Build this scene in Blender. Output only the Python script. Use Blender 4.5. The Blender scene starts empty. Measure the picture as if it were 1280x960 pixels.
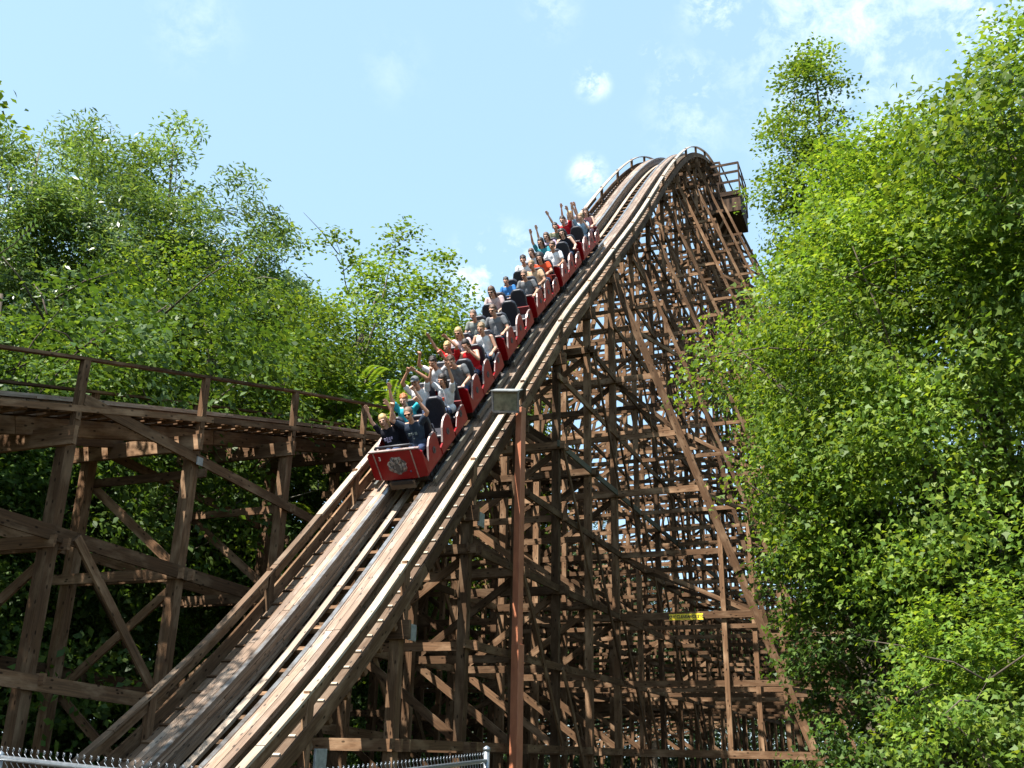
import bpy, bmesh, math, random
import numpy as np
from mathutils import Vector, Matrix, Euler
R = math.radians
random.seed(7)
scene = bpy.context.scene
C = scene.collection

# ------------------------------------------------------------------ camera
PIT, ROLL, EYE = 20.3, 1.15, 1.9
cam = bpy.data.cameras.new('camera'); cam.sensor_width = 36; cam.lens = 1250 / 1280 * 36; cam.clip_end = 3000; cam.clip_start = .05
co = bpy.data.objects.new('camera', cam); C.objects.link(co)
_f = Vector((0, math.cos(R(PIT)), math.sin(R(PIT)))); _u = Vector((0, -math.sin(R(PIT)), math.cos(R(PIT)))); _r = Vector((1, 0, 0))
_R = math.cos(R(ROLL)) * _r + math.sin(R(ROLL)) * _u; _U = -math.sin(R(ROLL)) * _r + math.cos(R(ROLL)) * _u
m = Matrix((_R, _U, -_f)).transposed().to_4x4(); m.translation = (0, 0, EYE)
co.matrix_world = m; scene.camera = co
scene.render.resolution_x = 1024; scene.render.resolution_y = 768

# ------------------------------------------------------------------ light
SUN_EL = 55
_sh = Vector((-.73, -.683)).normalized()
sun_dir = Vector((_sh.x * math.cos(R(SUN_EL)), _sh.y * math.cos(R(SUN_EL)), math.sin(R(SUN_EL))))
sl = bpy.data.lights.new('sun', 'SUN'); sl.energy = 5.0; sl.angle = R(.5); sl.color = (1, .955, .88)
so = bpy.data.objects.new('sun', sl); C.objects.link(so); so.rotation_euler = sun_dir.to_track_quat('Z', 'Y').to_euler(); so.location = (-20, -10, 60)
scene.view_settings.view_transform = 'Standard'; scene.view_settings.look = 'None'
scene.view_settings.exposure = 1.38; scene.view_settings.gamma = 1
world = bpy.data.worlds.new('World'); scene.world = world; world.use_nodes = True
nt = world.node_tree; nt.nodes.clear()
def N(nt, t, **k):
    n = nt.nodes.new(t)
    for a, b in k.items():
        if a in n.inputs.keys(): n.inputs[a].default_value = b
        else: setattr(n, a, b)
    return n
out = N(nt, 'ShaderNodeOutputWorld'); bg = N(nt, 'ShaderNodeBackground'); bg.inputs['Strength'].default_value = .083
sky = N(nt, 'ShaderNodeTexSky'); sky.sky_type = 'NISHITA'; sky.sun_disc = False
sky.sun_elevation = R(SUN_EL); sky.sun_rotation = math.atan2(_sh.x, _sh.y); sky.air_density = 1.0; sky.dust_density = 1.2; sky.ozone_density = 1.6
tc = N(nt, 'ShaderNodeTexCoord')
def pix_dir(x, y):
    return (_f + (x - 640) / 1250 * _R + (480 - y) / 1250 * _U).normalized()
# thin summer clouds: patches of noise at given compass directions
nz = N(nt, 'ShaderNodeTexNoise', Scale=30.0, Detail=9.0, Roughness=.66, Distortion=.25); nt.links.new(tc.outputs['Generated'], nz.inputs['Vector'])
rmp = N(nt, 'ShaderNodeMapRange'); rmp.inputs['From Min'].default_value = .44; rmp.inputs['From Max'].default_value = .78
nt.links.new(nz.outputs['Fac'], rmp.inputs['Value'])
acc = None
for (x, y, rad, amp) in [(735, 218, .026, 1.5), (741, 103, .024, 1.0), (857, 108, .048, .6), (895, 4, .045, .8), (1060, 30, .18, .55), (1240, 10, .09, .9), (630, 350, .075, 1.1), (814, 66, .015, .8),
                         (490, 85, .05, .12), (860, 150, .06, .4), (690, 10, .04, .3), (240, 30, .06, .2), (1200, 260, .2, .7)]:
    d = pix_dir(x, y)
    sub = N(nt, 'ShaderNodeVectorMath', operation='DISTANCE'); nt.links.new(tc.outputs['Generated'], sub.inputs[0]); sub.inputs[1].default_value = d
    mr = N(nt, 'ShaderNodeMapRange', interpolation_type='SMOOTHSTEP'); nt.links.new(sub.outputs['Value'], mr.inputs['Value'])
    mr.inputs['From Min'].default_value = rad; mr.inputs['From Max'].default_value = 0; mr.inputs['To Max'].default_value = amp
    if acc is None: acc = mr.outputs['Result']
    else:
        a = N(nt, 'ShaderNodeMath', operation='MAXIMUM'); nt.links.new(acc, a.inputs[0]); nt.links.new(mr.outputs['Result'], a.inputs[1]); acc = a.outputs[0]
mu = N(nt, 'ShaderNodeMath', operation='MULTIPLY', use_clamp=True); nt.links.new(rmp.outputs['Result'], mu.inputs[0]); nt.links.new(acc, mu.inputs[1])
mx = N(nt, 'ShaderNodeMix', data_type='RGBA'); nt.links.new(mu.outputs[0], mx.inputs['Factor'])
mx.inputs[7].default_value = (9, 9.3, 9.6, 1)
pale = N(nt, 'ShaderNodeMix', data_type='RGBA'); pale.inputs['Factor'].default_value = .42     # thin high cirrus veil
pale.inputs[7].default_value = (4.5, 6.85, 8.5, 1); nt.links.new(sky.outputs[0], pale.inputs[6])
nt.links.new(pale.outputs[2], mx.inputs[6]); nt.links.new(mx.outputs[2], bg.inputs['Color']); nt.links.new(bg.outputs[0], out.inputs[0])

# ------------------------------------------------------------------ materials
def principled(name, col, rough=.6, metal=0., spec=.5):
    m = bpy.data.materials.new(name); m.use_nodes = True; b = m.node_tree.nodes['Principled BSDF']
    b.inputs['Base Color'].default_value = (*col, 1); b.inputs['Roughness'].default_value = rough; b.inputs['Metallic'].default_value = metal
    b.inputs['Specular IOR Level'].default_value = spec
    return m, b, m.node_tree
def noisy(name, c1, c2, rough=.6, scale=6, metal=0., bump=.1, spec=.5, coord='Object', sc=(1, 1, 1), lo=.35, hi=.65):
    m, b, t = principled(name, c1, rough, metal, spec)
    tc = N(t, 'ShaderNodeTexCoord'); mp = N(t, 'ShaderNodeMapping'); mp.inputs['Scale'].default_value = sc
    t.links.new(tc.outputs[coord], mp.inputs[0])
    n = N(t, 'ShaderNodeTexNoise', Scale=float(scale), Detail=6.0, Roughness=.6); t.links.new(mp.outputs[0], n.inputs['Vector'])
    r = N(t, 'ShaderNodeMapRange'); r.inputs['From Min'].default_value = lo; r.inputs['From Max'].default_value = hi; t.links.new(n.outputs['Fac'], r.inputs['Value'])
    x = N(t, 'ShaderNodeMix', data_type='RGBA'); x.inputs[6].default_value = (*c1, 1); x.inputs[7].default_value = (*c2, 1)
    t.links.new(r.outputs[0], x.inputs['Factor']); t.links.new(x.outputs[2], b.inputs['Base Color'])
    if bump:
        bp = N(t, 'ShaderNodeBump', Strength=bump, Distance=.02); t.links.new(n.outputs['Fac'], bp.inputs['Height']); t.links.new(bp.outputs[0], b.inputs['Normal'])
    return m
def wood(name, c1, c2, c3, rough=.8, spec=.3, var=.35):
    """timber: grain runs along each board (UV x is metres along it), tone varies board to board"""
    m, b, t = principled(name, c1, rough, 0, spec)
    uv = N(t, 'ShaderNodeUVMap'); uv.uv_map = 'UVMap'
    mp = N(t, 'ShaderNodeMapping'); mp.inputs['Scale'].default_value = (.9, 22, 1); t.links.new(uv.outputs[0], mp.inputs[0])
    g = N(t, 'ShaderNodeTexNoise', Scale=1.6, Detail=7.0, Roughness=.65, Distortion=.5); t.links.new(mp.outputs[0], g.inputs['Vector'])
    mp2 = N(t, 'ShaderNodeMapping'); mp2.inputs['Scale'].default_value = (.8, 2.5, 1); t.links.new(uv.outputs[0], mp2.inputs[0])
    s = N(t, 'ShaderNodeTexNoise', Scale=1.3, Detail=5.0, Roughness=.6); t.links.new(mp2.outputs[0], s.inputs['Vector'])
    r1 = N(t, 'ShaderNodeMapRange'); r1.inputs['From Min'].default_value = .35; r1.inputs['From Max'].default_value = .68; t.links.new(g.outputs['Fac'], r1.inputs['Value'])
    r2 = N(t, 'ShaderNodeMapRange'); r2.inputs['From Min'].default_value = .48; r2.inputs['From Max'].default_value = .72; t.links.new(s.outputs['Fac'], r2.inputs['Value'])
    x1 = N(t, 'ShaderNodeMix', data_type='RGBA'); x1.inputs[6].default_value = (*c1, 1); x1.inputs[7].default_value = (*c2, 1); t.links.new(r1.outputs[0], x1.inputs['Factor'])
    x2 = N(t, 'ShaderNodeMix', data_type='RGBA'); x2.inputs[7].default_value = (*c3, 1); t.links.new(x1.outputs[2], x2.inputs[6]); t.links.new(r2.outputs[0], x2.inputs['Factor'])
    mp3 = N(t, 'ShaderNodeMapping'); mp3.inputs['Scale'].default_value = (2.2, 4.5, 1); t.links.new(uv.outputs[0], mp3.inputs[0])
    vo = N(t, 'ShaderNodeTexVoronoi', Scale=1.0); vo.voronoi_dimensions = '2D'; t.links.new(mp3.outputs[0], vo.inputs['Vector'])
    kr = N(t, 'ShaderNodeMapRange'); kr.inputs['From Min'].default_value = .05; kr.inputs['From Max'].default_value = .10; kr.inputs['To Min'].default_value = .25; kr.inputs['To Max'].default_value = 1; t.links.new(vo.outputs['Distance'], kr.inputs['Value'])
    x3 = N(t, 'ShaderNodeMix', data_type='RGBA', blend_type='MULTIPLY'); x3.inputs['Factor'].default_value = 1; t.links.new(x2.outputs[2], x3.inputs[6]); t.links.new(kr.outputs[0], x3.inputs[7]); x2 = x3
    geo = N(t, 'ShaderNodeNewGeometry'); oi = N(t, 'ShaderNodeObjectInfo')
    ad = N(t, 'ShaderNodeMath', operation='ADD'); t.links.new(geo.outputs['Random Per Island'], ad.inputs[0]); t.links.new(oi.outputs['Random'], ad.inputs[1])
    fr = N(t, 'ShaderNodeMath', operation='FRACT'); t.links.new(ad.outputs[0], fr.inputs[0])
    vr = N(t, 'ShaderNodeMapRange'); vr.inputs['To Min'].default_value = 1 - var; vr.inputs['To Max'].default_value = 1 + var; t.links.new(fr.outputs[0], vr.inputs['Value'])
    hs = N(t, 'ShaderNodeHueSaturation'); t.links.new(vr.outputs[0], hs.inputs['Value']); t.links.new(x2.outputs[2], hs.inputs['Color']); t.links.new(hs.outputs[0], b.inputs['Base Color'])
    bp = N(t, 'ShaderNodeBump', Strength=.35, Distance=.01); t.links.new(g.outputs['Fac'], bp.inputs['Height']); t.links.new(bp.outputs[0], b.inputs['Normal'])
    return m
M = {}
M['wood'] = wood('stained timber', (.132, .073, .039), (.062, .036, .021), (.245, .158, .095), .85, .08, .50)
M['dark_wood'] = wood('dark timber', (.045, .028, .018), (.022, .015, .011), (.08, .05, .033), .85, .1)  # dark brown timber, used on the crest platform only
M['wood_green'] = wood('old green timber', (.10, .10, .075), (.13, .10, .07), (.06, .065, .05), .85, .12)
M['rail'] = wood('weathered handrail', (.36, .28, .21), (.25, .18, .125), (.44, .38, .31), .55, .5, .2)
M['track'] = wood('worn track board', (.225, .150, .100), (.12, .075, .048), (.32, .255, .20), .5, .6, .42)
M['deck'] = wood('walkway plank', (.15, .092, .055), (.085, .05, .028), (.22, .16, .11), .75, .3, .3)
M['cleat'] = wood('pale cleat', (.40, .34, .26), (.32, .25, .18), (.45, .40, .33), .7, .4, .2)
M['steel'] = noisy('worn rail steel', (.42, .42, .42), (.22, .18, .15), .32, 5, .8, .05)
M['galv'] = noisy('galvanised steel', (.34, .36, .38), (.24, .26, .28), .38, 20, .75, .05)
M['plate'] = noisy('zinc plate', (.34, .35, .34), (.20, .21, .21), .5, 12, .3, .05)
M['pole'] = noisy('rust red painted steel', (.40, .15, .075), (.30, .105, .055), .45, 3, 0, .05, .5, sc=(3, 3, 1))
M['red'] = noisy('red car paint', (.235, .003, .006), (.175, .002, .004), .30, 3, 0, 0, .28)
M['red_in'] = noisy('inner red', (.20, .03, .03), (.12, .02, .02), .5, 6, 0, .05)
M['trim'] = noisy('pale metal trim', (.40, .34, .32), (.24, .16, .15), .4, 8, .4, 0)
M['vinyl'] = noisy('black padded vinyl', (.012, .012, .018), (.022, .022, .032), .45, 30, 0, .08, .5)
M['bumper'] = noisy('grimy bumper board', (.06, .06, .05), (.10, .095, .075), .45, 14, 0, .2)
M['under'] = noisy('black undercarriage', (.02, .018, .018), (.045, .035, .03), .55, 8, .2, .1)
M['crest'] = noisy('grey crest', (.36, .37, .38), (.05, .05, .055), .4, 13, .2, .3, lo=.42, hi=.56)
M['crest_dark'] = noisy('dark crest lines', (.05, .05, .055), (.09, .09, .1), .4, 20, .2, .1)
M['white'] = principled('white paint', (.75, .75, .74), .5)[0]
M['yellow'] = noisy('yellow sign', (.80, .62, .02), (.72, .54, .02), .45, 5, 0, 0)
M['black'] = principled('black letter', (.015, .015, .015), .5)[0]
M['lens'] = noisy('milky lamp glass', (.24, .23, .16), (.10, .10, .07), .12, 5, 0, 0, .6)
M['eye'] = principled('eyes', (.03, .02, .02), .3)[0]
M['lip'] = principled('open mouth', (.16, .03, .03), .5)[0]
M['glasses'] = principled('dark glasses', (.01, .01, .012), .12)[0]
M['bark'] = noisy('bark', (.12, .095, .07), (.06, .048, .036), .9, 6, 0, .5, .2, sc=(4, 4, .6))
M['bark_grey'] = noisy('grey bark', (.20, .18, .15), (.10, .09, .075), .9, 6, 0, .5, .2, sc=(4, 4, .6))
M['ground'] = noisy('woodland floor', (.07, .05, .03), (.035, .05, .018), .95, .6, 0, .4, .1)
for nm, c in dict(skin=(.50, .27, .18), tan=(.40, .20, .12), fair=(.60, .36, .26)).items(): M['skin_' + nm] = noisy(nm + ' skin', c, tuple(x * .9 for x in c), .5, 9, 0, 0, .4)
for nm, c in dict(black=(.015, .015, .022), navy=(.03, .042, .065), turquoise=(.04, .42, .52), white=(.72, .72, .74), grey=(.16, .165, .175), pale=(.60, .60, .62), red=(.52, .015, .02),
                  orange=(.62, .08, .03), pink=(.62, .46, .45), sage=(.20, .22, .21), blue=(.05, .20, .50), peach=(.58, .38, .24), teal=(.05, .25, .30), lavender=(.42, .36, .50), olive=(.16, .17, .11),
                  sky=(.33, .47, .62), rose=(.55, .22, .22), jeans=(.05, .07, .13)).items():
    M['cloth_' + nm] = noisy(nm + ' cloth', c, tuple(x * .75 for x in c), .9, 14, 0, .25, .15)
for nm, c in dict(blond=(.50, .33, .14), brown=(.10, .05, .028), dark=(.025, .016, .012), ginger=(.42, .15, .045), stubble=(.20, .13, .09), sandy=(.28, .18, .09)).items():
    M['hair_' + nm] = noisy(nm + ' hair', c, tuple(x * .6 for x in c), .55, 40, 0, .4, .4)

def leafmat(name, c1, c2, c3, trans=.35, rough=.5, spec=.28):
    m, b, t = principled(name, c1, rough, 0, spec)
    geo = N(t, 'ShaderNodeNewGeometry'); oi = N(t, 'ShaderNodeObjectInfo')
    cr = N(t, 'ShaderNodeValToRGB'); e = cr.color_ramp.elements
    e[0].position = 0; e[0].color = (*c1, 1); e[1].position = 1; e[1].color = (*c3, 1); k = e.new(.55); k.color = (*c2, 1)
    t.links.new(geo.outputs['Random Per Island'], cr.inputs[0])
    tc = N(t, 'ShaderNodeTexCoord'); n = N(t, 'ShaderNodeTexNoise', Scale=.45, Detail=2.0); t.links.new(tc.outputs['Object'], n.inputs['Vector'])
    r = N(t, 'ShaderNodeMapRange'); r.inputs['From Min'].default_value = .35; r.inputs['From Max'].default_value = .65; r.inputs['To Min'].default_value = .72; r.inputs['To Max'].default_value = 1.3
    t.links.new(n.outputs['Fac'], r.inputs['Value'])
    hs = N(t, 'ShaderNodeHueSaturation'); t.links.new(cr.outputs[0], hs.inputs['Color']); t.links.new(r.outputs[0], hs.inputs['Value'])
    t.links.new(hs.outputs[0], b.inputs['Base Color'])
    tr = N(t, 'ShaderNodeBsdfTranslucent'); tg = N(t, 'ShaderNodeMix', data_type='RGBA', blend_type='MULTIPLY'); tg.inputs['Factor'].default_value = 1
    t.links.new(hs.outputs[0], tg.inputs[6]); tg.inputs[7].default_value = (1.9, 1.75, .75, 1); t.links.new(tg.outputs[2], tr.inputs['Color'])
    ms = N(t, 'ShaderNodeMixShader'); ms.inputs[0].default_value = trans
    t.links.new(b.outputs[0], ms.inputs[1]); t.links.new(tr.outputs[0], ms.inputs[2]); t.links.new(ms.outputs[0], t.nodes['Material Output'].inputs[0])
    return m
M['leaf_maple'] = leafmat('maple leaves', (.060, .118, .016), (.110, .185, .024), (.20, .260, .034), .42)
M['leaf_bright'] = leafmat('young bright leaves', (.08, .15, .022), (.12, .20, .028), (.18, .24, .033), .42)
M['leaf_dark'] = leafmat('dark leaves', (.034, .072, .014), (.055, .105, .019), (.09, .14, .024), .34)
M['leaf_shade'] = leafmat('shade-toned leaves', (.016, .034, .008), (.028, .055, .012), (.045, .08, .014), .25)  # shade put into the leaf colour; the sun still reaches these trees
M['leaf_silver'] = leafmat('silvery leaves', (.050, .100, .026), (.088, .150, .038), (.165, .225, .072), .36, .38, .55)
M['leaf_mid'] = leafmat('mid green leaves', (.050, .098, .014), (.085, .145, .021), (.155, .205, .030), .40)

# ------------------------------------------------------------------ mesh helpers
class MB:
    def __init__(s): s.v = []; s.f = []; s.m = []; s.uv = []; s.sm = []
    def face(s, idx, mi=0, uv=None, smooth=False):
        s.f.append(idx); s.m.append(mi); s.uv.append(uv if uv else [(0, 0)] * len(idx)); s.sm.append(smooth)
    def beam(s, p0, p1, w, h, up=(0, 0, 1), mi=0):
        p0 = Vector(p0); p1 = Vector(p1); t = p1 - p0; L = t.length
        if L < 1e-5: return s
        t /= L; up = Vector(up)
        if abs(t.dot(up)) > .98: up = Vector((0, 1, 0))
        a = t.cross(up).normalized(); b = a.cross(t)
        i = len(s.v); o = random.uniform(0, 50); q = random.uniform(0, 50)
        for p in (p0, p1):
            for x, y in ((-1, -1), (1, -1), (1, 1), (-1, 1)): s.v.append(tuple(p + a * (x * w / 2) + b * (y * h / 2)))
        per = [0, w, w + h, 2 * w + h, 2 * w + 2 * h]
        for k in range(4):
            k2 = (k + 1) % 4
            s.face([i + k, i + k2, i + 4 + k2, i + 4 + k], mi, [(o, q + per[k]), (o, q + per[k + 1]), (o + L, q + per[k + 1]), (o + L, q + per[k])])
        s.face([i + 3, i + 2, i + 1, i], mi, [(o, q), (o + .1, q), (o + .1, q + .1), (o, q + .1)])
        s.face([i + 4, i + 5, i + 6, i + 7], mi, [(o, q), (o + .1, q), (o + .1, q + .1), (o, q + .1)])
        return s
    def box(s, c, d, mi=0):
        return s.beam((c[0], c[1] - d[1] / 2, c[2]), (c[0], c[1] + d[1] / 2, c[2]), d[0], d[2], (0, 0, 1), mi)
    def tube(s, pts, rad, n=8, mi=0, cap=True, smooth=True):
        pts = [Vector(p) for p in pts]; K = len(pts)
        if not hasattr(rad, '__len__'): rad = [rad] * K
        i0 = len(s.v); a = None
        for k, p in enumerate(pts):
            t = (pts[min(k + 1, K - 1)] - pts[max(k - 1, 0)]).normalized()
            if a is None:
                a = t.cross(Vector((0, 0, 1)));
                if a.length < .1: a = t.cross(Vector((0, 1, 0)))
            a = (a - t * a.dot(t)).normalized(); b = t.cross(a)
            for j in range(n):
                th = 2 * math.pi * j / n; s.v.append(tuple(p + (a * math.cos(th) + b * math.sin(th)) * rad[k]))
        for k in range(K - 1):
            for j in range(n):
                j2 = (j + 1) % n; s.face([i0 + k * n + j, i0 + k * n + j2, i0 + (k + 1) * n + j2, i0 + (k + 1) * n + j], mi, None, smooth)
        if cap:
            s.face([i0 + j for j in reversed(range(n))], mi); s.face([i0 + (K - 1) * n + j for j in range(n)], mi)
        return s
    def prism(s, poly, o, ax, ay, az, th, mi=0, mis=None):
        """polygon poly in (ax,ay) at o extruded by az*th"""
        o = Vector(o); ax = Vector(ax); ay = Vector(ay); az = Vector(az); n = len(poly); i = len(s.v)
        for k in (0, 1):
            for x, y in poly: s.v.append(tuple(o + ax * x + ay * y + az * (th * k)))
        s.face([i + j for j in reversed(range(n))], mi); s.face([i + n + j for j in range(n)], mi)
        for j in range(n):
            j2 = (j + 1) % n; s.face([i + j, i + j2, i + n + j2, i + n + j], mis if mis is not None else mi)
        return s
    def build(s, name, mats, parent=None, loc=(0, 0, 0), rot=(0, 0, 0), bevel=0):
        me = bpy.data.meshes.new(name); me.from_pydata(s.v, [], s.f)
        if not isinstance(mats, (list, tuple)): mats = [mats]
        for x in mats: me.materials.append(x)
        me.polygons.foreach_set('material_index', s.m); me.polygons.foreach_set('use_smooth', s.sm)
        ul = me.uv_layers.new(name='UVMap'); ul.data.foreach_set('uv', np.array([c for f in s.uv for c in f], dtype=np.float32).ravel())
        me.update()
        o = bpy.data.objects.new(name, me); C.objects.link(o); o.location = loc; o.rotation_euler = rot
        if parent: o.parent = parent
        if bevel:
            b = o.modifiers.new('edge', 'BEVEL'); b.width = bevel; b.segments = 2; b.limit_method = 'ANGLE'
        return o
def tag(o, label=None, cat=None, group=None, kind=None):
    for k, v in (('label', label), ('category', cat), ('group', group), ('kind', kind)):
        if v: o[k] = v
    return o
def empty(name, parent=None, loc=(0, 0, 0), rot=(0, 0, 0)):
    o = bpy.data.objects.new(name, None); C.objects.link(o); o.location = loc; o.rotation_euler = rot; o.empty_display_size = .3
    if parent: o.parent = parent
    return o

# ------------------------------------------------------------------ track frame: local x = across (u), y = along (s), z = up
HD = R(22.0)
hd = Vector((math.sin(HD), math.cos(HD), 0)); nn = Vector((math.cos(HD), -math.sin(HD), 0))
ORG = nn * -9.75
FRM = Matrix.Translation(ORG) @ Matrix.Rotation(-HD, 4, 'Z')
KN = [(7, -1.0), (8, -.55), (10, .62), (12, 1.97), (14, 3.50), (16, 5.28), (18.6, 7.77), (21.4, 10.52), (24.2, 13.32), (27.2, 16.03), (30.1, 18.66), (33.3, 21.56), (36, 24.15), (39, 27.02), (42, 29.68),
      (45, 31.98), (48, 33.72), (51, 34.95), (54, 35.55), (57, 35.5), (61, 34.5), (67, 32.0), (76, 27.7), (90, 21.0)]
_ks = np.array([k[0] for k in KN], float); _kz = np.array([k[1] for k in KN], float)
def _spline(xs, ys):
    n = len(xs); h = np.diff(xs); A = np.zeros((n, n)); b = np.zeros(n); A[0, 0] = A[-1, -1] = 1
    for i in range(1, n - 1):
        A[i, i - 1] = h[i - 1]; A[i, i] = 2 * (h[i - 1] + h[i]); A[i, i + 1] = h[i]; b[i] = 3 * ((ys[i + 1] - ys[i]) / h[i] - (ys[i] - ys[i - 1]) / h[i - 1])
    c = np.linalg.solve(A, b)
    def f(x):
        i = min(max(int(np.searchsorted(xs, x)) - 1, 0), n - 2); d = x - xs[i]
        bb = (ys[i + 1] - ys[i]) / h[i] - h[i] * (2 * c[i] + c[i + 1]) / 3; dd = (c[i + 1] - c[i]) / (3 * h[i])
        return float(ys[i] + bb * d + c[i] * d * d + dd * d ** 3)
    return f
zh = _spline(_ks, _kz)                                  # handrail-top height along the drop
def zl(s): return 7.35 + .262 * (s - 9.0) - .0012 * (s - 9.0) ** 2   # handrail height of the low turn on the left
class Path:
    def __init__(p, f, u0): p.f = f; p.u0 = u0
    def T(p, s):
        d = (p.f(s + .15) - p.f(s - .15)) / .3; v = Vector((0, 1, d)); return v.normalized()
    def P(p, s, u, w):
        t = p.T(s); return Vector((p.u0 + u, s, p.f(s))) + Vector((0, -t.z, t.y)) * w
main = Path(zh, 0.); turn = Path(zl, -4.475)
def sweep(mb, path, s0, s1, u, w, wd, ht, mi=0, step=.7, jitter=0):
    """a board of size wd x ht whose centre runs at (u, w) along the track"""
    n = max(1, int(round((s1 - s0) / step))); i0 = len(mb.v); o = random.uniform(0, 60); q = random.uniform(0, 60); L = 0; Ls = []
    last = None
    for k in range(n + 1):
        s = s0 + (s1 - s0) * k / n; j = random.uniform(-jitter, jitter)
        c = path.P(s, u, w)
        if last is not None: L += (c - last).length
        last = c; Ls.append(L)
        for x, y in ((-1, -1), (1, -1), (1, 1), (-1, 1)): mb.v.append(tuple(path.P(s, u + x * wd / 2 + j, w + y * ht / 2)))
    per = [0, wd, wd + ht, 2 * wd + ht, 2 * (wd + ht)]
    for k in range(n):
        for j in range(4):
            j2 = (j + 1) % 4; a = i0 + k * 4
            mb.face([a + j2, a + j, a + 4 + j, a + 4 + j2], mi, [(o + Ls[k], q + per[j + 1]), (o + Ls[k], q + per[j]), (o + Ls[k + 1], q + per[j]), (o + Ls[k + 1], q + per[j + 1])])
    mb.face([i0, i0 + 1, i0 + 2, i0 + 3], mi); a = i0 + n * 4; mb.face([a + 3, a + 2, a + 1, a], mi)
def boards(mb, path, s0, s1, u, w, wd, ht, mi=0, ln=4.2, jitter=0, off=0):
    s = s0 - off
    while s < s1:
        e = s + ln * random.uniform(.8, 1.15)
        a, b = max(s, s0), min(e, s1)
        if b - a > .2: sweep(mb, path, a + .006, b - .006, u + random.uniform(-jitter, jitter), w, wd, ht, mi)
        s = e

# ------------------------------------------------------------------ ground
def ground_z(x, y):
    p = Vector((x, y, 0)) - ORG; s = p.dot(hd); u = p.dot(nn)
    k = max(0, 1 - max(0, abs(u) - 1.8) / 3.0) * max(0, min(1, (15.5 - s) / 4.0)) * max(0, min(1, (s - 1) / 3.0))
    return -4.2 * k
g = MB(); xs = np.concatenate([np.linspace(-600, -40, 12), np.linspace(-34, 30, 65), np.linspace(40, 600, 12)]); ys = np.concatenate([np.linspace(-200, -20, 6), np.linspace(-10, 50, 61), np.linspace(60, 1400, 16)])
for y in ys:
    for x in xs: g.v.append((x, y, ground_z(x, y) + (0 if abs(x) > 40 or y > 50 else .06 * math.sin(x * 1.7) * math.cos(y * 1.3))))
nx = len(xs)
for j in range(len(ys) - 1):
    for i in range(nx - 1): g.face([j * nx + i, j * nx + i + 1, (j + 1) * nx + i + 1, (j + 1) * nx + i], 0, None, True)
tag(g.build('ground', M['ground']), kind='structure')

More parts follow.
